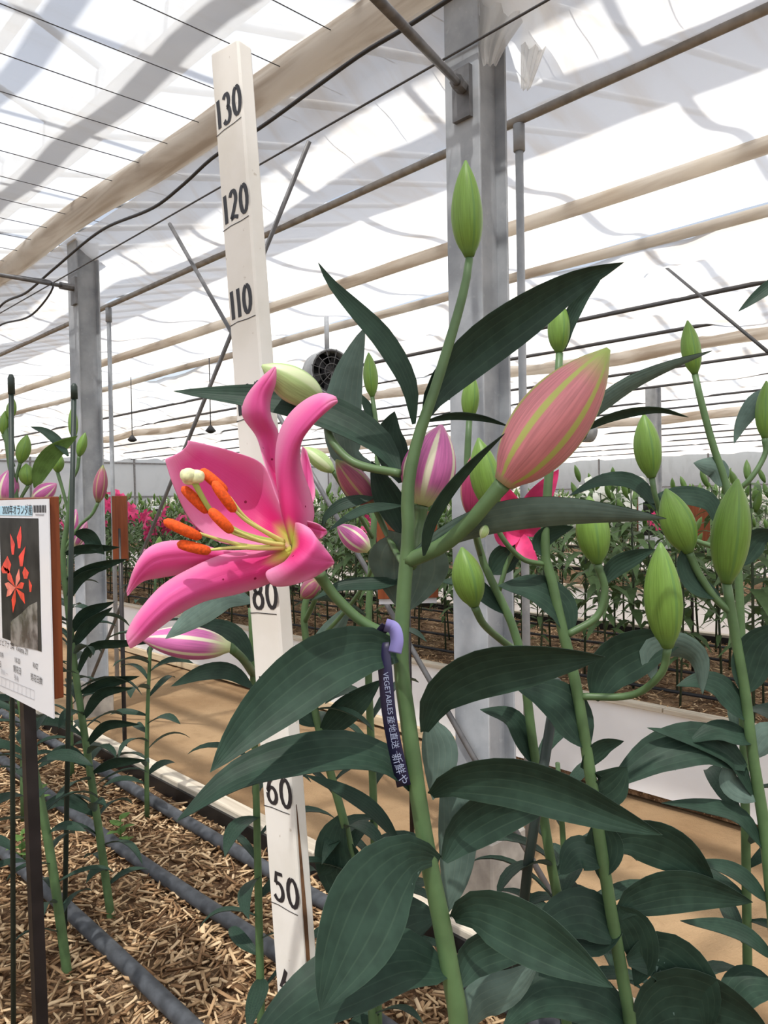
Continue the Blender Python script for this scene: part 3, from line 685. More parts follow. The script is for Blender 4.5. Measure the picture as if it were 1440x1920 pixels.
# ------------------------------------------------------------------ printed signs
def sign_big():
    X = 0.40; pr = lambda a, b, d=0.0: PX(a, b, X - d)
    base = Vector((X + 0.012, PX(55, 1500, X).y, BZ))
    o = thing('variety_sign', base, 'large laminated lily variety sign on brown board at the left edge', 'sign', 'lily variety signs')
    c0 = pr(93, 1344); c1 = pr(97, 935); yR = (c0.y + c1.y) / 2; zt, zb = c1.z, c0.z; yL = yR + 0.26
    obj('card', box(X, X + 0.002, yR, yL, zb, zt), 'card', o, smooth=False)
    obj('board', box(X + 0.004, X + 0.017, yR + 0.004, yL - 0.004, pr(97, 1312).z, zt + 0.003, 0.001), 'board_brown', o, smooth=False)
    pt, pb = PX(50, 1280, X + 0.024), P(76, 1920, depth(PX(76, 1920, X + 0.024)))
    d = (pb - pt); pb = pt + d * ((pt.z - BZ + 0.1) / -d.z)
    g = box(-0.009, 0.009, -0.009, 0.009, 0, (pt - pb).length); q = (pt - pb).to_track_quat('Z', 'Y').to_matrix().to_4x4(); q.translation = pb
    obj('post', xf(g, q), 'post_black', o, smooth=False)
    # flat print, from the right edge (0) leftwards in metres and down from the top
    def quad(name, s0, s1, t0, t1, mt, d=0.0006): return obj(name, ([Vector((X - d, yR + s, zt - t)) for s, t in ((s0, t0), (s1, t0), (s1, t1), (s0, t1))], [(0, 1, 2, 3)]), mt, o, smooth=False)
    def poly(name, pts, mt, d=0.0009): return obj(name, ([pr(a, b, d) for a, b in pts], [tuple(range(len(pts)))]), mt, o, smooth=False)
    y_ = lambda px: PX(px, 1000, X).y - yR
    z_ = lambda py: zt - PX(73, py, X).z
    quad('photo_print', y_(73), y_(73) + 0.17, z_(972), z_(1220), 'print_dark')
    poly('photo_print', [(20, 1225 - 16), (20, 1165), (40, 1150), (55, 1135), (70, 1128), (71, 1219)], 'print_stone', 0.0008)
    quad('label_print', y_(62), y_(-8), z_(948), z_(967), 'label_blue')
    TM = lambda px, py: Matrix.Translation(pr(px, py, 0.0011)) @ Matrix(((0, 0, -1), (-1, 0, 0), (0, 1, 0))).to_4x4()
    text('lettering', '2020年オランダ産', 0.0165, 'ink', o, TM(31, 957))
    for k in range(14):
        a = 65 + k * 1.75; quad('barcode_bar', y_(a), y_(a - (1.1 if k % 3 else 0.6)), z_(947), z_(961), 'ink')
    quad('printed_line', y_(84), y_(68), z_(964), z_(966), 'print_grey')
    # red lilies in the photo print
    for b0, t0, w in (((24, 1040), (19, 1000), 4), ((36, 1028), (39, 986), 4.5), ((40, 1062), (48, 1024), 5), ((13, 1075), (14, 1042), 8), ((48, 1085), (46, 1062), 6), ((57, 1110), (54, 1085), 3), ((8, 1075), (4, 1060), 6)):
        bx, by, tx, ty = b0[0], b0[1], t0[0], t0[1]; poly('printed_bud', [(bx - w * .5, by), (bx - w, (by + ty) / 2), (tx, ty), (bx + w, (by + ty) / 2), (bx + w * .5, by)], 'print_red')
    for ang, L in ((20, 20), (75, 30), (120, 36), (165, 24), (215, 24), (262, 38), (310, 32)):
        a = math.radians(ang); cx, cy = 29, 1102; ux, uy = math.cos(a), -math.sin(a); L *= 1.25
        poly('printed_petal', [(cx, cy), (cx + ux * L * .5 - uy * 7 * .6, cy + uy * L * .5 + ux * 7), (cx + ux * L * .7, cy + uy * L), (cx + ux * L * .5 + uy * 7 * .6, cy + uy * L * .5 - ux * 7)], 'print_red' if ang % 2 == 0 else 'print_pale_red')
    text('lettering', 'ビビアナ 2年  Viviana 2Y', 0.0125, 'ink', o, TM(24, 1213))
    text('lettering', '10/9', 0.011, 'ink', o, TM(2, 1228)); text('lettering', '18-20', 0.011, 'ink', o, TM(32, 1239)); text('lettering', 'RVZ', 0.011, 'ink', o, TM(66, 1249))
    text('lettering', '開花日', 0.012, 'ink', o, TM(32, 1257)); text('lettering', '剪花日数', 0.012, 'ink', o, TM(68, 1274)); text('lettering', '日', 0.012, 'ink', o, TM(0, 1246))
    text('lettering', '9/4', 0.014, 'print_grey', o, TM(30, 1272)); text('lettering', '7/11 －', 0.011, 'print_grey', o, TM(8, 1262))
    for k in range(9):
        a = 64 - k * 7.7; b0 = 1295 + (a - 64) * 0.42
        for (p, q) in (((a, b0), (a, b0 + 17)), ((a, b0), (a - 7.7, b0 - 3.2)), ((a, b0 + 17), (a - 7.7, b0 + 13.8))):
            A, B = pr(p[0], p[1], 0.0008), pr(q[0], q[1], 0.0008); e = Vector((0, 0.0003, 0.0003))
            obj('printed_line', ([A - e, A + e, B + e, B - e], [(0, 1, 2, 3)]), 'print_grey', o, smooth=False)
sign_big()
def sign_small(corner, Z, w, h, yaw, lab, front=True, post=None, pic='print_pink', over=0.0, lean=0.0, board=True):
    """corner = pixel of the top left of the board; yaw turns the face about z (0 faces the lens squarely)"""
    c = P(corner[0], corner[1], Z); Rt = CM.to_3x3() @ Vector((1, 0, 0)); Rt.z = 0; Rt.normalize(); Rt = Matrix.Rotation(math.radians(yaw), 3, 'Z') @ Rt
    Nf = Rt.cross(Vector((0, 0, 1))) * 1.0
    if Nf.dot(CAMP - c) < 0: Nf = -Nf
    M = Matrix((Rt, -Nf, Vector((0, 0, 1)))).transposed().to_4x4(); M.translation = c
    mid = c + Rt * w / 2
    o = thing('variety_sign', Vector((mid.x, mid.y, BZ)), lab, 'sign', 'lily variety signs')
    sd = 1 if front else -1
    fy = -0.002 if front else 0.016
    obj('card', xf(box(0.004, w - 0.004, min(fy, fy + .0015), max(fy, fy + .0015), -h - over, 0), M), 'card', o, smooth=False)
    if board: obj('board', xf(box(0, w, 0, 0.014, -h, 0.002, 0.001), M), 'board_brown', o, smooth=False)
    if front:
        obj('photo_print', xf(box(w * .16, w * .86, -0.0032, -0.0022, -h * .74, -h * .12), M), 'print_dark', o, smooth=False)
        for k, (u, v, r) in enumerate(((.35, .5, .13), (.55, .58, .16), (.7, .48, .11), (.48, .36, .10))):
            pts = [Vector((w * (u + r * math.cos(t) * (1 if i % 2 else .55)), -0.0036, -h * (v + r * .8 * math.sin(t) * (1 if i % 2 else .55)))) for i, t in enumerate([math.pi * 2 * j / 12 for j in range(12)])]
            obj('printed_flower', ([M @ p for p in pts], [tuple(range(12))]), pic, o, smooth=False)
        for k in range(3): obj('printed_line', xf(box(w * .16, w * (.5 + .12 * k), -0.003, -0.0022, -h * (.80 + .06 * k) - .004, -h * (.80 + .06 * k)), M), 'print_grey', o, smooth=False)
    pz = c.z - h; L = pz - BZ + 0.05
    a = M @ Vector((w * .5 if post is None else post, 0.022 if front else 0.006, -h * 0.5)); b_ = Vector((a.x + lean, a.y, BZ - 0.05 if any(q[0] < a.x < q[1] for q in BEDS) else -0.02))
    obj('post', tube([a, b_], 0.008, 8), 'post_black', o)
    return o
sign_small((209, 931), 2.83, 0.054, 0.235, 0, 'narrow brown sign board on black post left of the pink flower', front=False, post=0.026)
sign_small((706, 962), 2.6, 0.205, 0.29, 4, 'brown sign back with white card edge behind the main stem', front=False, over=0.02)
sign_small((1195, 930), 4.2, 0.185, 0.29, 0, 'white sign with pink flower photo in the bed across the path', front=True)
sign_small((1262, 930), 4.0, 0.19, 0.235, 0, 'brown sign back half hidden by green buds at right', front=False)
sign_small((283, 949), 9.0, 0.135, 0.28, 0, 'small far white sign among pink lilies at left', front=True, board=False)

# green stakes
def stake(pp, rpx, lab):
    w = [P(*q) for q in pp]; d = w[-1] - w[-2]
    if w[-1].z > BZ: w.append(w[-1] + d * ((w[-1].z - BZ + 0.03) / -d.z))
    r = rpx * pp[0][2] / F
    o = thing('plant_stake', Vector((w[-1].x, w[-1].y, BZ)), lab, 'stake', 'green plant stakes')
    obj('stake', tube(w, r, 10), 'stake_green', o)
    obj('cap', tube([w[0] + Vector((0, 0, -.02)), w[0] + Vector((0, 0, .006)), w[0] + Vector((0, 0, .012))], [r * 1.35, r * 1.35, r * .7], 10), 'stake_green', o)
stake([(21, 716, 1.25), (22, 1000, 1.25)], 4.6, 'dark green stake standing behind the large sign')
stake([(139, 730, 1.62), (131, 1180, 1.62)], 4.6, 'dark green stake in front of the left column')
stake([(1043, 1290, 0.95), (990, 1620, 0.95), (958, 1920, 0.95)], 9.5, 'dark green leaning stake in front of the big column foot')

# ------------------------------------------------------------------ main lily
Zm = 0.66
main, mpath = plant([(q[0], q[1], Zm) for q in ((880, 484), (874, 525), (862, 575), (840, 650), (812, 740), (790, 802), (772, 870), (764, 930), (766, 1000), (758, 1100), (752, 1240), (765, 1350), (785, 1500), (805, 1620), (826, 1720), (846, 1830), (860, 1920))], 7.5, 20, 'tall foreground lily with open pink flower, buds and broad dark leaves', n=70)
bud(main, (880, 482, Zm), (873, 301, Zm - 0.01), 30, 'bud_green', label='topmost slender green bud', fat=0.42, rot=0.4)
bud(main, (944, 906, 0.615), (1141, 654, 0.585), 69, 'bud_big', [(915, 940, 0.62), (880, 980, 0.63), (830, 1022, 0.645), (764, 1052, Zm)], 15, rot=0.1, label='largest bud, pink with green ribs', fat=0.45)
bud(main, (790, 947, 0.69), (828, 797, 0.69), 52, 'bud_pink', [(786, 985, 0.69), (778, 1030, 0.68), (770, 1060, Zm)], 12, rot=0.45, label='plump pink bud with cream ribs', fat=0.42)
bud(main, (604, 752, 0.70), (491, 685, 0.68), 34, 'bud_pale', [(610, 785, 0.70), (625, 830, 0.69), (665, 868, 0.68), (750, 888, Zm)], 8, rot=0.7, label='pale green bud behind the petals')
bud(main, (702, 948, 0.72), (630, 862, 0.71), 27, 'bud_dark', [(718, 985, 0.72), (740, 1030, 0.70), (757, 1060, Zm)], 6, rot=0.3, label='dusky pink bud left of the stem')
L_ = lambda pp, hw, Z=Zm, dz=0.0, **k: leaf(main, [(a, b, Z + dz * i / (len(pp) - 1)) for i, (a, b) in enumerate(pp)], hw, **k)
L_([(795, 785), (815, 735), (880, 665), (980, 590), (1080, 528), (1170, 492)], 42, dz=0.05, tilt=25, cup=0.35)
L_([(776, 795), (765, 720), (720, 640), (660, 575), (620, 530), (597, 492)], 20, dz=-0.04, tilt=35)
L_([(748, 888), (715, 835), (650, 790), (570, 760), (480, 745), (325, 733)], 31, 0.67, dz=0.05, tilt=30, p=0.7)
L_([(700, 875), (655, 860), (642, 790), (652, 710), (672, 645), (685, 612)], 36, 0.74, tilt=5, under=True)
L_([(752, 905), (738, 860), (729, 815), (740, 771)], 30, 0.72, tilt=15, p=0.9)
L_([(757, 1005), (742, 965), (718, 920), (697, 864)], 27, 0.71, tilt=30)
L_([(752, 948), (690, 954), (650, 972), (615, 995)], 9, 0.67, dz=-0.03, tilt=30)
L_([(700, 933), (645, 945), (612, 968), (603, 990)], 11, 0.70, tilt=30)
L_([(764, 1000), (764, 1060), (758, 1150)], 76, 0.70, dz=0.03, tilt=8, under=True, p=0.75, base=0.5)
L_([(770, 1045), (830, 1012), (920, 978), (1030, 964), (1150, 966), (1250, 972)], 29, dz=-0.06, tilt=35, under=True, cup=0.3)
L_([(795, 1042), (805, 985), (838, 925), (888, 866), (948, 812)], 12, 0.64, dz=-0.04, tilt=40, p=0.6)
L_([(798, 790), (850, 780), (905, 784), (955, 800)], 7, tilt=40)
L_([(1080, 812), (1150, 781), (1230, 768), (1292, 783)], 8, 0.70, tilt=45)
L_([(1000, 845), (1100, 778), (1180, 722), (1260, 685), (1336, 657)], 15, 0.72, tilt=40, under=True)
L_([(760, 1228), (690, 1218), (610, 1245), (520, 1312), (450, 1380), (394, 1448)], 60, dz=-0.10, tilt=0, cup=0.25, p=0.75)
L_([(768, 1478), (735, 1435), (660, 1412), (560, 1422), (440, 1462), (330, 1540)], 37, dz=-0.06, tilt=40, cup=0.3, p=0.75)
L_([(748, 1578), (700, 1520), (640, 1482), (572, 1452)], 14, 0.70, tilt=40)
L_([(824, 1612), (775, 1606), (716, 1656), (660, 1765), (600, 1896)], 78, dz=-0.10, tilt=-18, cup=0.12, p=0.92, base=0.1)
L_([(838, 1822), (760, 1800), (650, 1842), (540, 1910), (450, 1990)], 62, dz=-0.06, tilt=40, p=0.7)
L_([(795, 1372), (820, 1308), (890, 1262), (1000, 1240), (1135, 1232)], 44, dz=-0.04, tilt=35, cup=0.3)
L_([(808, 1490), (850, 1466), (950, 1462), (1060, 1490), (1160, 1532), (1242, 1566)], 45, dz=-0.08, tilt=30, cup=0.3, p=0.75)
L_([(832, 1614), (862, 1562), (930, 1518), (1010, 1497), (1075, 1484)], 42, dz=0.05, tilt=35, cup=0.3)
L_([(850, 1722), (890, 1708), (975, 1740), (1080, 1802), (1148, 1852)], 52, dz=-0.08, tilt=25, cup=0.25, p=0.72)
L_([(856, 1852), (885, 1795), (950, 1772), (1045, 1774)], 34, dz=0.05, tilt=30, cup=0.3)
L_([(806, 1350), (824, 1410), (812, 1500)], 34, 0.69, tilt=10, under=True, base=0.4)
L_([(838, 1450), (856, 1540), (850, 1650), (826, 1728)], 36, 0.70, tilt=12, under=True, base=0.3)
L_([(868, 1935), (900, 1880), (960, 1850), (1010, 1800)], 34, 0.70, tilt=30, under=True)
L_([(815, 1720), (760, 1740), (690, 1800), (640, 1900)], 60, 0.72, dz=0.05, tilt=30)
L_([(762, 1075), (735, 1092), (640, 1100), (585, 1125)], 12, 0.72, tilt=50)
obj('bract', bud_geo(P(912, 985, 0.63), P(902, 1010, 0.63), 0.004), 'bud_pale', main)

# the open flower: tepals spanned between traced edges, each with its own depth
def C(cx, cy, Z): return (220 + cx / 3.273, 660 + cy / 3.273, Z)
fl = obj('flower', px_tube([(597, 1073, 0.640), (606, 1088, 0.645), (630, 1120, 0.65), (680, 1166, 0.655), (748, 1200, Zm)], [13, 11, 10, 10, 11], 12, 24), 'stem', main)
fl['label'] = 'wide open deep pink flower with orange anthers'
def petal(L, Md, Rr, mt='petal', n=30, m=14, ruf=0.0015, seed=0):
    a, b, c = cr([C(*q) for q in L], n), cr([C(*q) for q in Md], n), cr([C(*q) for q in Rr], n)
    V, U, Fc = [], [], []; rr = random.Random(seed); ph = rr.uniform(0, 6)
    for i in range(n):
        for j in range(m + 1):
            s = 2 * j / m - 1
            q = a[i] * (s * (s - 1) / 2) + b[i] * (1 - s * s) + c[i] * (s * (s + 1) / 2)
            w = P(*q); d = (CAMP - w).normalized()
            t = i / (n - 1); w += d * (ruf * (s * s) * math.sin(14 * t + ph + 2 * s) * (0.3 + t) - 0.0012 * math.exp(-(s * 7) ** 2))
            V.append(w); U.append((j / m, t))
    for i in range(n - 1):
        for j in range(m):
            k = i * (m + 1) + j; Fc.append((k, k + 1, k + m + 2, k + m + 1))
    o = obj('petal', (V, Fc, U), mt, fl)
    sm = o.modifiers.new('thick', 'SOLIDIFY'); sm.thickness = 0.0011; sm.offset = 0
    ss = o.modifiers.new('smooth', 'SUBSURF'); ss.levels = 1; ss.render_levels = 1
    return o
# A: broad upper-left tepal, inner face to the lens
petal([(1068, 1080, .635), (985, 900, .655), (895, 690, .66), (720, 612, .65), (550, 567, .635), (430, 540, .62)],
      [(1070, 1140, .640), (900, 1010, .668), (740, 880, .668), (590, 760, .65), (480, 675, .632), (400, 600, .615)],
      [(1060, 1200, .635), (830, 1200, .645), (600, 1160, .64), (450, 1040, .63), (345, 830, .615), (288, 655, .605)], seed=1)
# B: twisted tepal behind at the top
petal([(1040, 1060, .645), (960, 850, .672), (905, 690, .685), (850, 515, .69), (762, 385, .685), (790, 270, .68), (900, 140, .67), (968, 88, .665)],
      [(1055, 1050, .650), (1000, 850, .685), (945, 690, .695), (925, 530, .69), (870, 390, .672), (880, 250, .668), (940, 150, .665), (972, 90, .665)],
      [(1070, 1040, .645), (1030, 850, .68), (990, 690, .695), (992, 500, .69), (945, 400, .68), (940, 300, .678), (975, 190, .67), (975, 94, .665)], seed=2)
# D: sliver of the rear tepal right
petal([(1090, 1060, .650), (1120, 850, .675), (1120, 700, .685), (1135, 575, .69)], [(1100, 1060, .652), (1165, 860, .682), (1165, 720, .69), (1150, 590, .693)], [(1110, 1060, .650), (1212, 900, .68), (1200, 760, .688), (1160, 600, .69)], seed=3, n=16)
# C: upper-right tepal curling over, folded along its length
petal([(1072, 1190, .630), (1015, 1000, .645), (978, 800, .650), (970, 620, .645), (995, 480, .635), (1060, 370, .622), (1160, 285, .61), (1260, 248, .605), (1345, 275, .60)],
      [(1080, 1180, .622), (1050, 1000, .618), (1040, 800, .618), (1060, 640, .612), (1110, 510, .602), (1190, 410, .595), (1260, 340, .594), (1315, 300, .596), (1352, 292, .60)],
      [(1090, 1140, .630), (1205, 1040, .645), (1192, 880, .648), (1130, 700, .642), (1125, 560, .628), (1185, 460, .612), (1260, 385, .605), (1320, 335, .602), (1355, 305, .60)], mt='petal', seed=4)
# E: left tepal, curling down at its tip
petal([(1000, 1205, .632), (800, 1215, .628), (640, 1215, .618), (470, 1165, .61), (310, 1158, .602), (190, 1200, .597), (110, 1310, .595), (55, 1470, .60)],
      [(1000, 1215, .628), (800, 1245, .622), (640, 1262, .612), (480, 1250, .602), (330, 1255, .594), (215, 1285, .590), (135, 1365, .592), (58, 1488, .60)],
      [(1000, 1225, .630), (800, 1275, .630), (640, 1310, .625), (500, 1345, .618), (370, 1370, .612), (260, 1388, .606), (150, 1410, .602), (62, 1500, .60)], seed=5)
# G: long lower tepal
petal([(1070, 1185, .630), (900, 1218, .625), (650, 1240, .612), (440, 1330, .598), (280, 1425, .588), (170, 1540, .580), (85, 1660, .576), (50, 1745, .575)],
      [(1072, 1215, .622), (930, 1290, .608), (700, 1355, .594), (500, 1430, .582), (330, 1520, .572), (205, 1630, .567), (110, 1740, .568), (62, 1790, .572)],
      [(1075, 1255, .630), (990, 1390, .618), (760, 1482, .608), (540, 1530, .598), (370, 1615, .588), (240, 1710, .580), (140, 1785, .576), (78, 1822, .575)], seed=6)
# F: lower-right tepal rolled back toward the lens
petal([(1075, 1050, .632), (1110, 1045, .615), (1180, 1080, .605), (1215, 1130, .600), (1270, 1200, .606), (1325, 1275, .615)],
      [(1075, 1170, .625), (1110, 1200, .600), (1160, 1240, .588), (1200, 1265, .590), (1270, 1280, .600), (1332, 1290, .615)],
      [(1072, 1245, .628), (1000, 1310, .606), (905, 1355, .597), (960, 1440, .595), (1170, 1402, .604), (1328, 1300, .615)], seed=7, ruf=0.003)
petal([(1110, 1045, .640), (1160, 1035, .635), (1230, 1055, .632), (1285, 1090, .632)], [(1110, 1060, .64), (1170, 1070, .638), (1230, 1090, .636), (1287, 1100, .632)], [(1120, 1090, .64), (1180, 1120, .64), (1240, 1150, .638), (1290, 1110, .632)], seed=8, n=12)
# stamens and pistil
def stamen(fp, an, k):
    f = obj('filament', px_tube([C(*q) for q in fp], [5.0, 4.2, 3.4, 2.6][:len(fp)], 8, 16), 'filament', fl)
    a, b = P(*C(*an[0])), P(*C(*an[1])); L = (b - a).length
    g = tube([a + (b - a) * t + (CAMP - a).normalized() * 0.003 * math.sin(math.pi * t) for t in (0, .06, .25, .5, .75, .94, 1)], [.0010, .0030, .0040, .0042, .0040, .0030, .0010], 12, 16)
    obj('anther', g, 'anther', fl)
stamen([(1020, 1165, .625), (880, 1085, .612), (780, 1010, .600), (690, 890, .592)], [(512, 722, .588), (672, 860, .592)], 0)
stamen([(1020, 1170, .620), (900, 1100, .602), (790, 1035, .590), (722, 975, .582)], [(588, 795, .576), (722, 980, .582)], 1)
stamen([(1020, 1180, .620), (840, 1150, .605), (660, 1085, .595), (560, 985, .588)], [(398, 828, .582), (560, 985, .588)], 2)
stamen([(1020, 1185, .616), (900, 1165, .598), (800, 1130, .586), (700, 1085, .576)], [(566, 965, .572), (706, 1105, .577)], 3)
stamen([(1020, 1195, .616), (840, 1195, .598), (660, 1160, .580), (480, 1105, .568)], [(285, 1035, .562), (515, 1140, .570)], 4)
stamen([(1020, 1200, .616), (880, 1205, .598), (720, 1200, .584), (560, 1215, .574)], [(368, 1175, .568), (572, 1225, .574)], 5)
obj('style', px_tube([C(1020, 1180, .622), C(760, 1110, .600), C(590, 990, .585), C(510, 870, .578), C(468, 785, .574)], [6, 5, 5, 5.5, 7], 10, 24), 'style', fl)
cst = P(*C(456, 762, .573)); gs = []
for k in range(3):
    a = 2 * math.pi * k / 3; v = CM.to_3x3() @ Vector((math.cos(a) * .0034, math.sin(a) * .0012, math.sin(a) * .003))
    gs.append(tube([cst + v + Vector((0, 0, z)) for z in (-.0055, -.004, 0, .0035, .0048)], [.002, .005, .0062, .0048, .0015], 12, 10))
obj('stigma', join(*gs), 'stigma', fl)

# ribbon hung on the stem
rb = thing('ribbon', P(735, 1180, 0.645), 'navy printed ribbon with lilac loop hanging on the main lily stem', 'ribbon')
def strip(pp, hwpx, mt, name, nn=24):
    c = cr(pp, nn); V, Fc, U = [], [], []
    for i, q in enumerate(c):
        a = c[min(i + 1, nn - 1)] - c[max(i - 1, 0)]; t = np.array([-a[1], a[0]]); t = t / max(1e-6, np.linalg.norm(t))
        for s in (-1, 1): V.append(P(q[0] + t[0] * hwpx * s, q[1] + t[1] * hwpx * s, q[2] + 0.004 * s)); U.append((0.5 + s / 2, i / nn))
    for i in range(nn - 1): Fc.append((2 * i, 2 * i + 1, 2 * i + 3, 2 * i + 2))
    o = obj(name, (V, Fc, U), mt, rb); sm = o.modifiers.new('thick', 'SOLIDIFY'); sm.thickness = 0.0006; return o
strip([(712, 1215, .655), (712, 1190, .650), (724, 1174, .645)], 9, 'ribbon_navy', 'loop')
strip([(722, 1172, .644), (738, 1178, .637), (744, 1200, .635), (740, 1224, .637)], 12, 'ribbon_lilac', 'loop_inside')
strip([(716, 1205, .648), (722, 1260, .642), (728, 1330, .640), (738, 1390, .640), (749, 1440, .640), (757, 1474, .641)], 13, 'ribbon_navy', 'tail')
def rtext(s, px, py, size, ang, mt='ribbon_print'):
    M = Matrix.Translation(P(px, py, 0.632)) @ CM.to_3x3().to_4x4() @ Matrix.Rotation(math.radians(ang), 4, 'Z'); text('lettering', s, size, mt, rb, M)
rtext('VEGETABLES', 727, 1300, 0.0062, -83); rtext('産地直送 ─', 738, 1383, 0.0068, -80); rtext('新鮮や', 749, 1442, 0.0088, -74)

# ------------------------------------------------------------------ neighbouring lilies in the near bed
def lv(o, pp, hw, Z, **k): leaf(o, [(a, b, Z) for a, b in pp], hw, **k)
ZA = 0.86
A, pa = plant([(q[0], q[1], ZA) for q in ((1049, 662), (1046, 720), (1036, 820), (1026, 930), (1022, 1040), (1035, 1090), (1052, 1170), (1078, 1275), (1105, 1440), (1138, 1660), (1172, 1860), (1182, 1920))], 7, 13, 'budding lily right of the main stem with curved bud stalks')
bud(A, (1048, 662, ZA), (1050, 563, ZA), 21, 'bud_green', rot=0.4)
bud(A, (1120, 1057, ZA), (1104, 930, ZA), 31, 'bud_green', [(1134, 1105, ZA), (1120, 1155, ZA), (1064, 1190, ZA)], 7, rot=0.2)
bud(A, (1252, 1214, .80), (1238, 1017, .79), 35, 'bud_green', [(1240, 1262, .81), (1185, 1303, .84), (1088, 1306, ZA)], 7, rot=0.6, label='large upright green bud on a hooked stalk')
bud(A, (925, 958, .84), (897, 821, .84), 29, 'bud_green', [(940, 1005, .84), (980, 1048, .85), (1022, 1058, ZA)], 5, rot=0.5)
for pp, hw, kw in (([(1058, 655), (1064, 610), (1090, 560), (1128, 521)], 14, {}), ([(1068, 1190), (1052, 1138), (1005, 1106), (934, 1098)], 30, dict(tilt=30)), ([(1128, 1095), (1155, 1062), (1195, 1042), (1228, 1030)], 18, {}),
                   ([(1114, 1312), (1145, 1252), (1210, 1215), (1290, 1196)], 44, dict(tilt=20)), ([(1226, 1275), (1222, 1222), (1268, 1210), (1308, 1235), (1318, 1302)], 24, dict(under=True, tilt=30)),
                   ([(1102, 1400), (1062, 1332), (1012, 1300), (965, 1288)], 40, dict(tilt=25)), ([(1100, 1475), (1128, 1482), (1176, 1438)], 34, dict(tilt=30)), ([(1140, 1584), (1190, 1570), (1272, 1600), (1343, 1668)], 40, dict(tilt=30)),
                   ([(1160, 1722), (1185, 1690), (1285, 1668), (1412, 1692)], 36, dict(tilt=30)), ([(1165, 1760), (1100, 1715), (1040, 1730), (1000, 1770)], 44, dict(tilt=20)), ([(1165, 1745), (1110, 1762), (1226, 1722)][:2] + [(1020, 1735)], 30, dict(tilt=35)),
                   ([(1176, 1802), (1240, 1792), (1310, 1862), (1325, 1940)], 50, dict(tilt=20)), ([(1025, 1045), (1012, 1020), (1030, 1000), (1076, 988)], 17, dict(tilt=30)), ([(1150, 1700), (1190, 1740), (1205, 1800), (1190, 1850)], 34, dict(tilt=15)),
                   ([(1190, 1930), (1250, 1870), (1330, 1880), (1440, 1930)], 50, dict(tilt=40)), ([(1090, 1440), (1130, 1400), (1170, 1390)], 16, dict(tilt=40)), ([(1130, 1620), (1085, 1600), (1050, 1640)], 30, dict(tilt=20)), ([(1120, 1540), (1135, 1590), (1125, 1650)], 34, dict(tilt=15)), ([(1185, 1930), (1120, 1880), (1020, 1870), (940, 1930)], 46, dict(tilt=40))):
    lv(A, pp, hw, ZA, **kw)
ZB = 0.98
B, pb_ = plant([(q[0], q[1], ZB) for q in ((1362, 1092), (1380, 1200), (1396, 1292), (1412, 1420), (1432, 1545), (1448, 1700), (1462, 1900))], 9, 12, 'lily at the right edge with a fat green bud on top')
bud(B, (1362, 1093, ZB), (1383, 898, ZB - .02), 35, 'bud_green', rot=0.3, label='fat green bud at the right')
bud(B, (1292, 1036, .98), (1248, 916, .98), 31, 'bud_green', [(1310, 1075, .98), (1340, 1120, ZB), (1372, 1150, ZB)], 7, rot=0.8)
for pp, hw, kw in (([(1395, 1300), (1420, 1215), (1475, 1170)], 36, dict(tilt=20)), ([(1402, 1350), (1350, 1290), (1310, 1278), (1268, 1286)], 22, dict(tilt=35)), ([(1410, 1490), (1375, 1425), (1320, 1396), (1213, 1364)], 15, dict(tilt=45)),
                   ([(1415, 1390), (1350, 1372), (1290, 1392)], 20, dict(tilt=40)), ([(1398, 1440), (1325, 1395), (1240, 1412), (1180, 1448), (1138, 1482)], 40, dict(tilt=20)), ([(1432, 1590), (1385, 1530), (1310, 1512), (1240, 1505)], 15, dict(tilt=45)),
                   ([(1440, 1690), (1385, 1640), (1300, 1612)], 15, dict(tilt=45)), ([(1455, 1800), (1390, 1750), (1275, 1726)], 15, dict(tilt=45)), ([(1410, 1420), (1440, 1380), (1480, 1400)], 26, dict(under=True)), ([(1420, 1500), (1370, 1470), (1365, 1420)], 20, dict(under=True)),
                   ([(1350, 1120), (1302, 1092), (1284, 1050), (1302, 1008)], 20, dict(tilt=30)), ([(1455, 1850), (1400, 1850), (1350, 1920)], 34, dict(tilt=30)), ([(1440, 1640), (1470, 1600), (1500, 1620)], 20, {})):
    lv(B, pp, hw, ZB, **kw)
ZC = 1.12
Cc, pc = plant([(q[0], q[1], ZC) for q in ((1303, 702), (1312, 742), (1336, 832), (1360, 905), (1378, 1000), (1388, 1150), (1395, 1400), (1400, 1700))], 6, 9, 'slim lily with a single high green bud at upper right')
bud(Cc, (1303, 702, ZC), (1289, 601, ZC), 18, 'bud_green', rot=0.3)
bud(Cc, (1222, 896, 1.08), (1207, 776, 1.08), 25, 'bud_green', [(1230, 935, 1.08), (1255, 990, 1.1), (1380, 1040, ZC)], 5, rot=0.3)
bud(Cc, (1434, 822, 1.1), (1437, 714, 1.1), 18, 'bud_green', [(1435, 850, 1.1), (1405, 900, 1.1), (1368, 930, ZC)], 5)
for pp, hw, kw in (([(1352, 912), (1345, 880), (1320, 872), (1300, 868)], 20, dict(under=True, tilt=10)), ([(1345, 985), (1330, 942), (1270, 930), (1205, 944)], 18, dict(tilt=30)), ([(1245, 965), (1190, 906), (1130, 902), (1066, 930)], 14, dict(tilt=40)),
                   ([(1480, 735), (1425, 748), (1392, 790), (1376, 832)], 17, dict(under=True)), ([(1490, 505), (1440, 540), (1384, 584)], 12, {}), ([(1385, 1060), (1420, 1010), (1460, 1000)], 22, dict(tilt=30))):
    lv(Cc, pp, hw, ZC, **kw)
auto_leaves(Cc, pc, 14, 0.45, 0.9, 0.13, 5)
ZD = 1.0
Dd, pd = plant([(q[0], q[1], ZD) for q in ((880, 786), (876, 880), (884, 960), (905, 1050), (932, 1110), (958, 1165), (978, 1235), (1000, 1400), (1030, 1600), (1055, 1750))], 6, 10, 'lily behind the big bud with crimson and green buds')
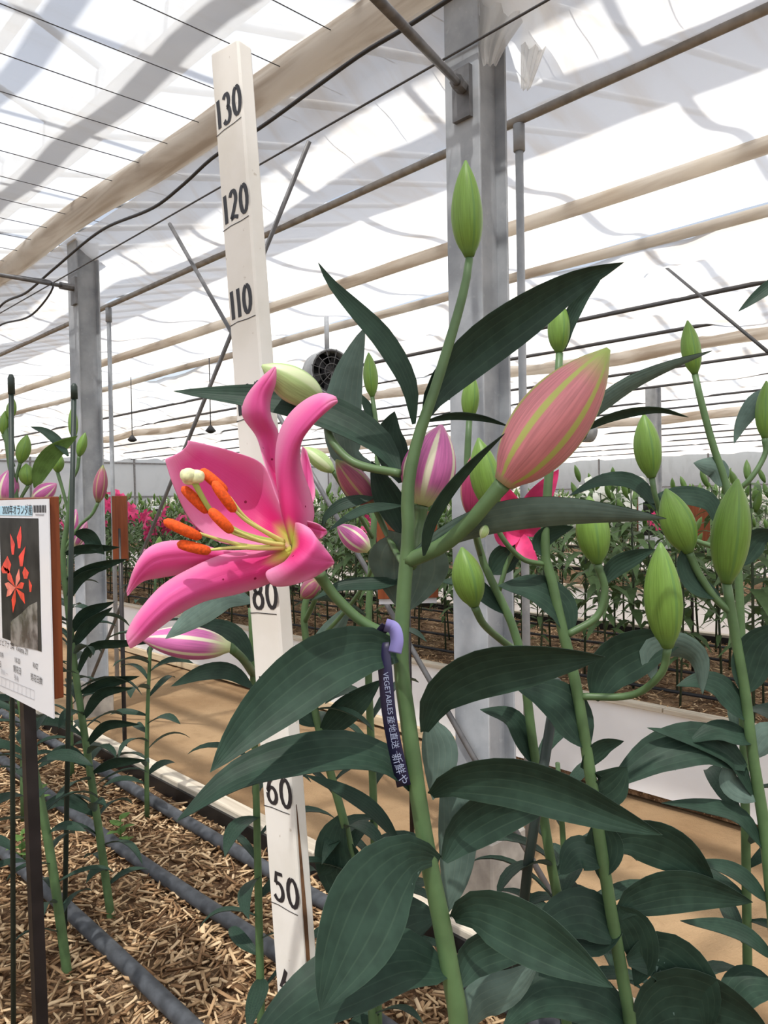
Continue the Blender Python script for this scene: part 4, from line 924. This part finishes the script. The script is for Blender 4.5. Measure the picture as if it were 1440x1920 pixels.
bud(Dd, (880, 787, ZD), (886, 701, ZD), 17, 'bud_green', rot=0.4)
bud(Dd, (884, 970, .93), (888, 850, .93), 22, 'bud_magenta', [(890, 1000, .94), (900, 1040, ZD)], 5, rot=0.9, label='slim crimson bud')
bud(Dd, (890, 1137, .90), (866, 1026, .90), 30, 'bud_green', [(905, 1168, .92), (935, 1196, .96), (975, 1226, ZD)], 7, rot=0.3)
of = obj('flower', px_tube([(975, 1010, 1.0), (950, 1060, 1.0), (935, 1110, ZD)], 5, 8, 8), 'stem', Dd); of['label'] = 'pink flower half hidden behind the big bud'
for pp, hw in (([(975, 1000), (1000, 950), (1048, 880)], 24), ([(975, 1000), (955, 950), (935, 900)], 22), ([(975, 1000), (1010, 985), (1050, 930)], 18), ([(975, 1000), (985, 1030), (1010, 1060)], 16), ([(975, 1000), (945, 1010), (925, 990)], 16)):
    leaf(of, [(a, b, 1.0 - 0.02 * i) for i, (a, b) in enumerate(pp)], hw, tilt=10, mats=['petal_far', 'petal_far'], name='petal')
for pp, hw, kw in (([(1000, 1430), (960, 1350), (900, 1330)], 20, dict(tilt=40)), ([(920, 1075), (955, 1040), (990, 1035)], 26, dict(tilt=10)), ([(948, 1150), (880, 1095), (825, 1090)], 16, dict(tilt=40))): lv(Dd, pp, hw, ZD, **kw)
auto_leaves(Dd, pd, 18, 0.45, 0.92, 0.13, 8)
# plants left and behind the stick
ZE = 1.5
E, pe = plant([(q[0], q[1], ZE) for q in ((10, 800), (18, 860), (30, 950), (22, 1150), (45, 1350), (76, 1500), (102, 1650), (136, 1900))], 5, 9, 'leafy lily standing behind the large sign post')
for b0, t0, hw, mt in (((18, 786), (25, 746), 9, 'bud_green'), ((6, 815), (10, 770), 9, 'bud_green'), ((38, 868), (51, 815), 13, 'bud_green'), ((53, 910), (49, 869), 15, 'bud_green'), ((8, 945), (18, 880), 22, 'bud_pink'), ((62, 938), (106, 907), 17, 'bud_pink')):
    bud(E, b0 + (ZE,), t0 + (ZE,), hw, mt, [((b0[0] + 25) / 2, b0[1] + 25, ZE), (26, b0[1] + 60, ZE)], 3)
lv(E, [(66, 915), (78, 878), (102, 846), (146, 817)], 17, ZE, mats=['leaf_bright', 'leaf_under'], tilt=10)
lv(E, [(128, 855), (106, 826), (82, 808), (57, 800)], 9, ZE)
auto_leaves(E, pe, 26, 0.38, 0.97, 0.13, 11)
ZG = 1.72
G, pg = plant([(q[0], q[1], ZG) for q in ((138, 822), (135, 900), (128, 970), (118, 1045), (126, 1125), (140, 1250), (165, 1420), (186, 1560), (204, 1690))], 4, 8, 'lily with many narrow leaves before the left column')
for b0, t0, hw, mt, stk in (((138, 822), (136, 762), 9, 'bud_green', None), ((148, 856), (160, 811), 9, 'bud_green', [(145, 880), (135, 900)]), ((108, 886), (110, 848), 11, 'bud_green', [(118, 920), (128, 960)]), ((184, 942), (193, 872), 13, 'bud_dark', [(172, 965), (150, 985), (120, 1030)])):
    bud(G, b0 + (ZG,), t0 + (ZG,), hw, mt, [(a, b, ZG) for a, b in stk] if stk else None, 3)
for pp, hw in (([(122, 1090), (150, 1075), (190, 1060), (240, 1048)], 10), ([(124, 1130), (150, 1085), (200, 1062)], 9), ([(130, 1190), (160, 1150), (215, 1128)], 11), ([(135, 1215), (165, 1172), (212, 1138)], 11), ([(142, 1270), (170, 1215), (230, 1206), (300, 1203)], 8), ([(148, 1300), (200, 1280), (262, 1268)], 10), ([(155, 1350), (190, 1300), (250, 1290)], 10),
               ([(118, 1040), (150, 1030), (225, 1026)], 9), ([(160, 1400), (200, 1360), (262, 1358)], 9), ([(172, 1450), (215, 1430), (275, 1425)], 9), ([(140, 1000), (165, 1005), (196, 1040)], 14), ([(182, 1530), (120, 1500), (60, 1530)], 12), ([(170, 1440), (120, 1410), (70, 1440)], 12)):
    lv(G, pp, hw, ZG, tilt=35)
auto_leaves(G, pg, 26, 0.35, 0.97, 0.14, 17)
ZH = 1.3
H, ph = plant([(q[0], q[1], ZH) for q in ((470, 1140), (474, 1250), (478, 1400), (482, 1560), (486, 1750))], 5, 8, 'lily directly behind the measuring stick with a low pink bud')
bud(H, (432, 1214, 1.15), (262, 1196, 1.13), 31, 'bud_pink', [(455, 1235, 1.2), (474, 1262, ZH)], 8, rot=1.9, label='long pink bud lying low beneath the flower')
lv(H, [(472, 1128), (425, 1118), (372, 1148), (310, 1198)], 26, 1.05, tilt=25, under=True)
lv(H, [(474, 1240), (440, 1192), (395, 1176), (340, 1180)], 18, 1.22)
lv(H, [(474, 1290), (430, 1260), (380, 1262), (320, 1287)], 16, 1.22)
auto_leaves(H, ph, 16, 0.3, 0.95, 0.13, 23)
ZI = 1.16
I, pi_ = plant([(q[0], q[1], ZI) for q in ((584, 1085), (570, 1150), (578, 1230), (592, 1340), (620, 1450), (652, 1570), (690, 1790))], 6, 9, 'lily between measuring stick and main stem in shade')
bud(I, (598, 1088, 1.1), (564, 1122, 1.1), 18, 'bud_dark', [(592, 1120, 1.1), (572, 1165, ZI)], 5)
bud(I, (692, 1032, 1.0), (632, 984, 1.0), 22, 'bud_pink', [(700, 1060, 1.05), (660, 1130, 1.1), (580, 1220, ZI)], 4)
for pp, hw, kw in (([(575, 1250), (620, 1190), (660, 1130)], 22, dict(under=True)), ([(600, 1380), (650, 1330), (715, 1275)], 26, {}), ([(640, 1530), (625, 1590), (640, 1670), (655, 1720)], 34, {}), ([(600, 1640), (640, 1600), (690, 1680)], 26, {}), ([(596, 1360), (560, 1330), (540, 1290)], 20, {})): lv(I, pp, hw, ZI, tilt=25, **kw)
auto_leaves(I, pi_, 16, 0.25, 0.9, 0.13, 29)
J, pj = plant([(q[0], q[1], 1.25) for q in ((698, 744), (706, 800), (708, 860), (700, 1000), (690, 1200), (700, 1500))], 4, 8, 'lily with one small upright bud above the dark round leaf')
bud(J, (698, 744, 1.25), (691, 661, 1.25), 14, 'bud_green')
lv(J, [(702, 800), (690, 765), (672, 735)], 9, 1.25)
bud(J, (625, 884, 1.1), (569, 838, 1.1), 16, 'bud_pale', [(640, 910, 1.12), (670, 960, 1.2), (700, 1010, 1.25)], 4)
auto_leaves(J, pj, 18, 0.3, 0.9, 0.13, 31)
# further plants of the near bed, set out in rows
PB = [mesh_data('flower_bud', *[bud_geo((0, 0, 0), (0.012, 0, 0.09), 0.017, 12, 10)[i] for i in (0, 1)], ['bud_green'], bud_geo((0, 0, 0), (0.012, 0, 0.09), 0.017, 12, 10)[2]),
      mesh_data('flower_bud', *[bud_geo((0, 0, 0), (0.012, 0, 0.10), 0.020, 12, 10)[i] for i in (0, 1)], ['bud_pink'], bud_geo((0, 0, 0), (0.012, 0, 0.10), 0.020, 12, 10)[2])]
def row_plant(x, y, h, lab, grp, nl, seed, nb=4):
    rr = random.Random(seed); o = thing('lily_plant', Vector((x, y, BZ)), lab, 'lily', grp)
    lx, ly = rr.uniform(-.05, .05), rr.uniform(-.05, .05)
    path = [Vector((x + lx * t * t, y + ly * t * t, BZ + h * t)) for t in [1 - i / 30 for i in range(31)]]
    obj('stem', tube(path[::3], [0.0035 + 0.004 * i / 10 for i in range(11)], 8), 'stem', o)
    auto_leaves(o, path, nl, 0.12, 0.9, 0.14, seed)
    for k in range(nb):
        b = link('flower_bud', PB[1 if rr.random() < .3 else 0], o); p = path[k]; a = rr.uniform(0, 6.28)
        b.matrix_local = Matrix.Translation(p - Vector((x, y, BZ)) + Vector((.03 * math.cos(a), .03 * math.sin(a), 0)) * (k > 0)) @ Matrix.Rotation(a, 4, 'Z') @ Matrix.Rotation(0.15 + .35 * (k > 0), 4, 'Y') @ Matrix.Scale(rr.uniform(.7, 1.1), 4)
spots = [(1.0, 0.66, .52), (1.02, 2.1, .75), (1.0, 2.6, .8), (0.76, 2.35, .85), (0.76, 2.9, .85), (1.0, 3.2, .8), (0.48, 1.75, .8), (0.47, 2.3, .85), (0.76, 3.5, .85), (1.0, 3.8, .85), (0.47, 3.0, .9), (0.76, 4.2, .9), (1.0, 4.5, .85), (1.0, 5.2, .9), (.76, 5.0, .9), (0.3, 1.5, .7), (1.0, 6.0, .9), (.76, 6, .9)]
cnt = {}
ORD = ['nearest', 'second', 'third', 'fourth', 'fifth', 'sixth', 'seventh', 'eighth']
for k, (x, y, h) in enumerate(sorted(spots, key=lambda q: q[1])):
    rw = 'sign row' if x < .6 else 'middle row' if x < .9 else 'plank-side row'; cnt[rw] = cnt.get(rw, -1) + 1
    row_plant(x, y, h, 'short leafy lily in shade below the big bud' if k == 0 else '%s leafy lily in the %s of the near bed at left' % (ORD[cnt[rw]], rw), 'row lilies of the near bed', 22, 100 + k, 3 if k else 0)

# small seedlings in the chips
for k, (a, b) in enumerate(((225, 1590), (70, 1530), (40, 1620))):
    p = PZ(a, b, BZ); o = thing('weed_seedling', p, 'small bright green weed sprouting beside the hose' , 'weed', 'weeds in the wood chips')
    for j in range(9):
        c = link('leaf', bpy.data.meshes.get('weed_leaf') or mesh_data('weed_leaf', *(lambda g: (g[0], g[1], ['leaf_bright', 'leaf_bright'], g[2], g[3]))(ribbon_leaf([Vector((t, 0, .35 * t - .5 * t * t)) for t in [i / 5 for i in range(6)]], .3, [Vector((0, 1, 0))] * 6, m=2, th=.004))), o)
        c.matrix_local = Matrix.Translation((0, 0, 0.012 + .008 * j)) @ Matrix.Rotation(j * 2.4, 4, 'Z') @ Matrix.Rotation(-.3, 4, 'Y') @ Matrix.Scale(0.04, 4)
    obj('stem', tube([p, p + Vector((.004, 0, .085))], .0015, 5), 'leaf_bright', o)

# ------------------------------------------------------------------ lilies in the beds across the path
def far_plant(kind, seed, h=0.92, nl=44):
    rr = random.Random(seed); V, Fc, fm = [], [], []
    def add(g, mi):
        k = len(V); V.extend(g[0]); Fc.extend([tuple(i + k for i in f) for f in g[1]]); fm.extend([mi] * len(g[1]))
    add(tube([Vector((0, 0, -0.01)), Vector((rr.uniform(-.02, .02), rr.uniform(-.02, .02), h * .6)), Vector((rr.uniform(-.04, .04), rr.uniform(-.04, .04), h))], [.006, .005, .003], 5)[:2], 0)
    for i in range(nl):
        z = h * (0.25 + 0.74 * (i / nl) ** 0.8); az = 2.4 * i + rr.uniform(-.3, .3); L = rr.uniform(.11, .18) * (0.6 + 0.6 * math.sin(math.pi * (i / nl) ** 0.8)); w = L * rr.uniform(.11, .15); up = rr.uniform(.3, .9)
        d = Vector((math.cos(az), math.sin(az), 0)); s = Vector((-d.y, d.x, 0)); q = [Vector((0, 0, z)) + d * (L * t) + Vector((0, 0, L * (up * t - (up + .35) * t * t))) for t in (0, .35, .7, 1)]
        g = ([q[0], q[1] + s * w, q[1] - s * w, q[2] + s * w * .8, q[2] - s * w * .8, q[3]], [(0, 2, 1), (1, 2, 4, 3), (3, 4, 5)])
        add(g, 1)
    for k in range(rr.randrange(2, 5)):
        a = rr.uniform(0, 6.28); b = Vector((.04 * math.cos(a), .04 * math.sin(a), h - .04 * k)); t = b + Vector((.03 * math.cos(a), .03 * math.sin(a), .08)); g = bud_geo(b, t, .014, 6, 5); add(g[:2], 2)
    if kind:
        for k in range(3):
            a = rr.uniform(0, 6.28); c = Vector((.07 * math.cos(a), .07 * math.sin(a), h - .02 - .06 * k)); ax = Vector((math.cos(a), math.sin(a), .35)).normalized(); u, w = frame(ax)
            for j in range(6):
                th = j * math.pi / 3; r = u * math.cos(th) + w * math.sin(th); s = ax.cross(r)
                q = [c, c + r * .035 + ax * .03 + s * .022, c + r * .035 + ax * .03 - s * .022, c + r * .075 + ax * .025 + s * .02, c + r * .075 + ax * .025 - s * .02, c + r * .10 - ax * .01]
                add((q, [(0, 2, 1), (1, 2, 4, 3), (3, 4, 5)]), 3)
    me = mesh_data('lily_plant', V, Fc, ['stem_dark', 'leaf_far_lit', 'bud_green', 'petal_far' if kind == 1 else 'petal_white'], None, fm)
    return me
FP = [far_plant(0, 50 + k) for k in range(4)]; FPP = [far_plant(1, 60 + k) for k in range(2)]; FPW = [far_plant(2, 70 + k) for k in range(2)]
def put(me, x, y, lab, grp, rr, name='lily_plant'):
    o = link(name, me); o.location = (x, y, BZ - 0.005); o.rotation_euler = (rr.uniform(-.05, .05), rr.uniform(-.05, .05), rr.uniform(0, 6.28)); s = rr.uniform(.82, 1.08); o.scale = (s * 1.05, s * 1.05, s)
    tag(o, lab, 'lily', grp)
def zone(x, y):
    q = CM.inverted() @ Vector((x, y, 1.1)); a = 720 + q.x / -q.z * F
    return 'left of the flower' if a < 300 else 'behind the open flower' if a < 640 else 'behind the main stem' if a < 850 else 'behind the big column' if a < 1000 else 'right of the big column' if a < 1220 else 'toward the right edge'
ROW = {3.12: 'front row', 3.42: 'second row', 3.75: 'middle row', 4.1: 'fourth row', 4.45: 'back row', 6.75: 'front row', 7.2: 'second row', 7.65: 'third row', 8.1: 'back row'}
def in_view(x, y, marg=0.08):
    d = CM.inverted() @ Vector((x, y, 1.2)); return d.z < 0 and abs(d.x / -d.z) < 720 / F + marg
rr = random.Random(99); n1 = 0
y = 1.0
while y < 12.5:
    for x in (3.12, 3.42, 3.75, 4.1, 4.45):
        if in_view(x, y) and n1 < 165:
            xx, yy = x + rr.uniform(-.06, .06), y + rr.uniform(-.1, .1); pink = (5.2 < yy < 7.5 and x < 3.3) or rr.random() < 0.03
            ax = zone(xx, yy); wht = x > 4 and ax in ('right of the big column', 'behind the big column') and rr.random() < .8; pink = pink and not wht
            put(rr.choice(FPP) if pink else rr.choice(FPW) if wht else rr.choice(FP), xx, yy, ('pink flowering lily' if pink else 'white flowering lily' if wht else 'green budding lily') + ' in %s across the path, %s' % (ROW[x], zone(xx, yy)), 'pink lilies across the path' if pink else 'white lilies across the path' if wht else 'green lilies across the path', rr); n1 += 1
    y += 0.30
y = 1.6; n2 = 0
while y < 21 and n2 < 135:
    for x in (6.75, 7.2, 7.65, 8.1):
        if in_view(x, y) and n2 < 135:
            xx, yy = x + rr.uniform(-.1, .1), y + rr.uniform(-.15, .15); a = -(CM.inverted() @ Vector((xx, yy, 1))).x; wh = (CM.inverted() @ Vector((xx, yy, 1))).x / -(CM.inverted() @ Vector((xx, yy, 1))).z > 0.1 and rr.random() < .6
            put(rr.choice(FPW) if wh else rr.choice(FP), xx, yy, ('white flowering lily' if wh else 'small green lily') + ' in %s of the second bed, %s' % (ROW[x], zone(xx, yy)), 'white lilies of the second bed' if wh else 'lilies of the second bed', rr); n2 += 1
    y += 0.42
def far_mass(x0, x1, n, seed, white):
    rr = random.Random(seed); V, Fc, fm = [], [], []
    src = [(np.array([tuple(v.co) for v in me.vertices]), [tuple(p.vertices) for p in me.polygons], [p.material_index for p in me.polygons]) for me in [far_plant(0, 81, nl=14), far_plant(2 if white else 1, 82, nl=12)]]
    c = 0
    while c < n:
        x, y = rr.uniform(x0, x1), rr.uniform(2, 21.3)
        if not in_view(x, y): continue
        v, f, m_ = src[1 if rr.random() < (.5 if white else .12) else 0]; a = rr.uniform(0, 6.28); s = rr.uniform(.85, 1.12); k = len(V)
        R2 = np.array([[math.cos(a), -math.sin(a), 0], [math.sin(a), math.cos(a), 0], [0, 0, 1]]) * s
        V.extend([tuple(q) for q in v @ R2.T + np.array([x, y, BZ])]); Fc.extend([tuple(i + k for i in q) for q in f]); fm.extend(m_); c += 1
    o = obj('distant_lilies', (V, Fc, None, fm), ['stem_dark', 'leaf_far_lit', 'bud_green', 'petal_white' if white else 'petal_far']); o['kind'] = 'stuff'
    tag(o, 'dense mass of distant %s lilies in a far bed' % ('white' if white else 'green'), 'lilies')
far_mass(10.2, 11.8, 260, 1, True); far_mass(13.8, 15.4, 220, 2, False); far_mass(17.4, 19.0, 200, 3, True)
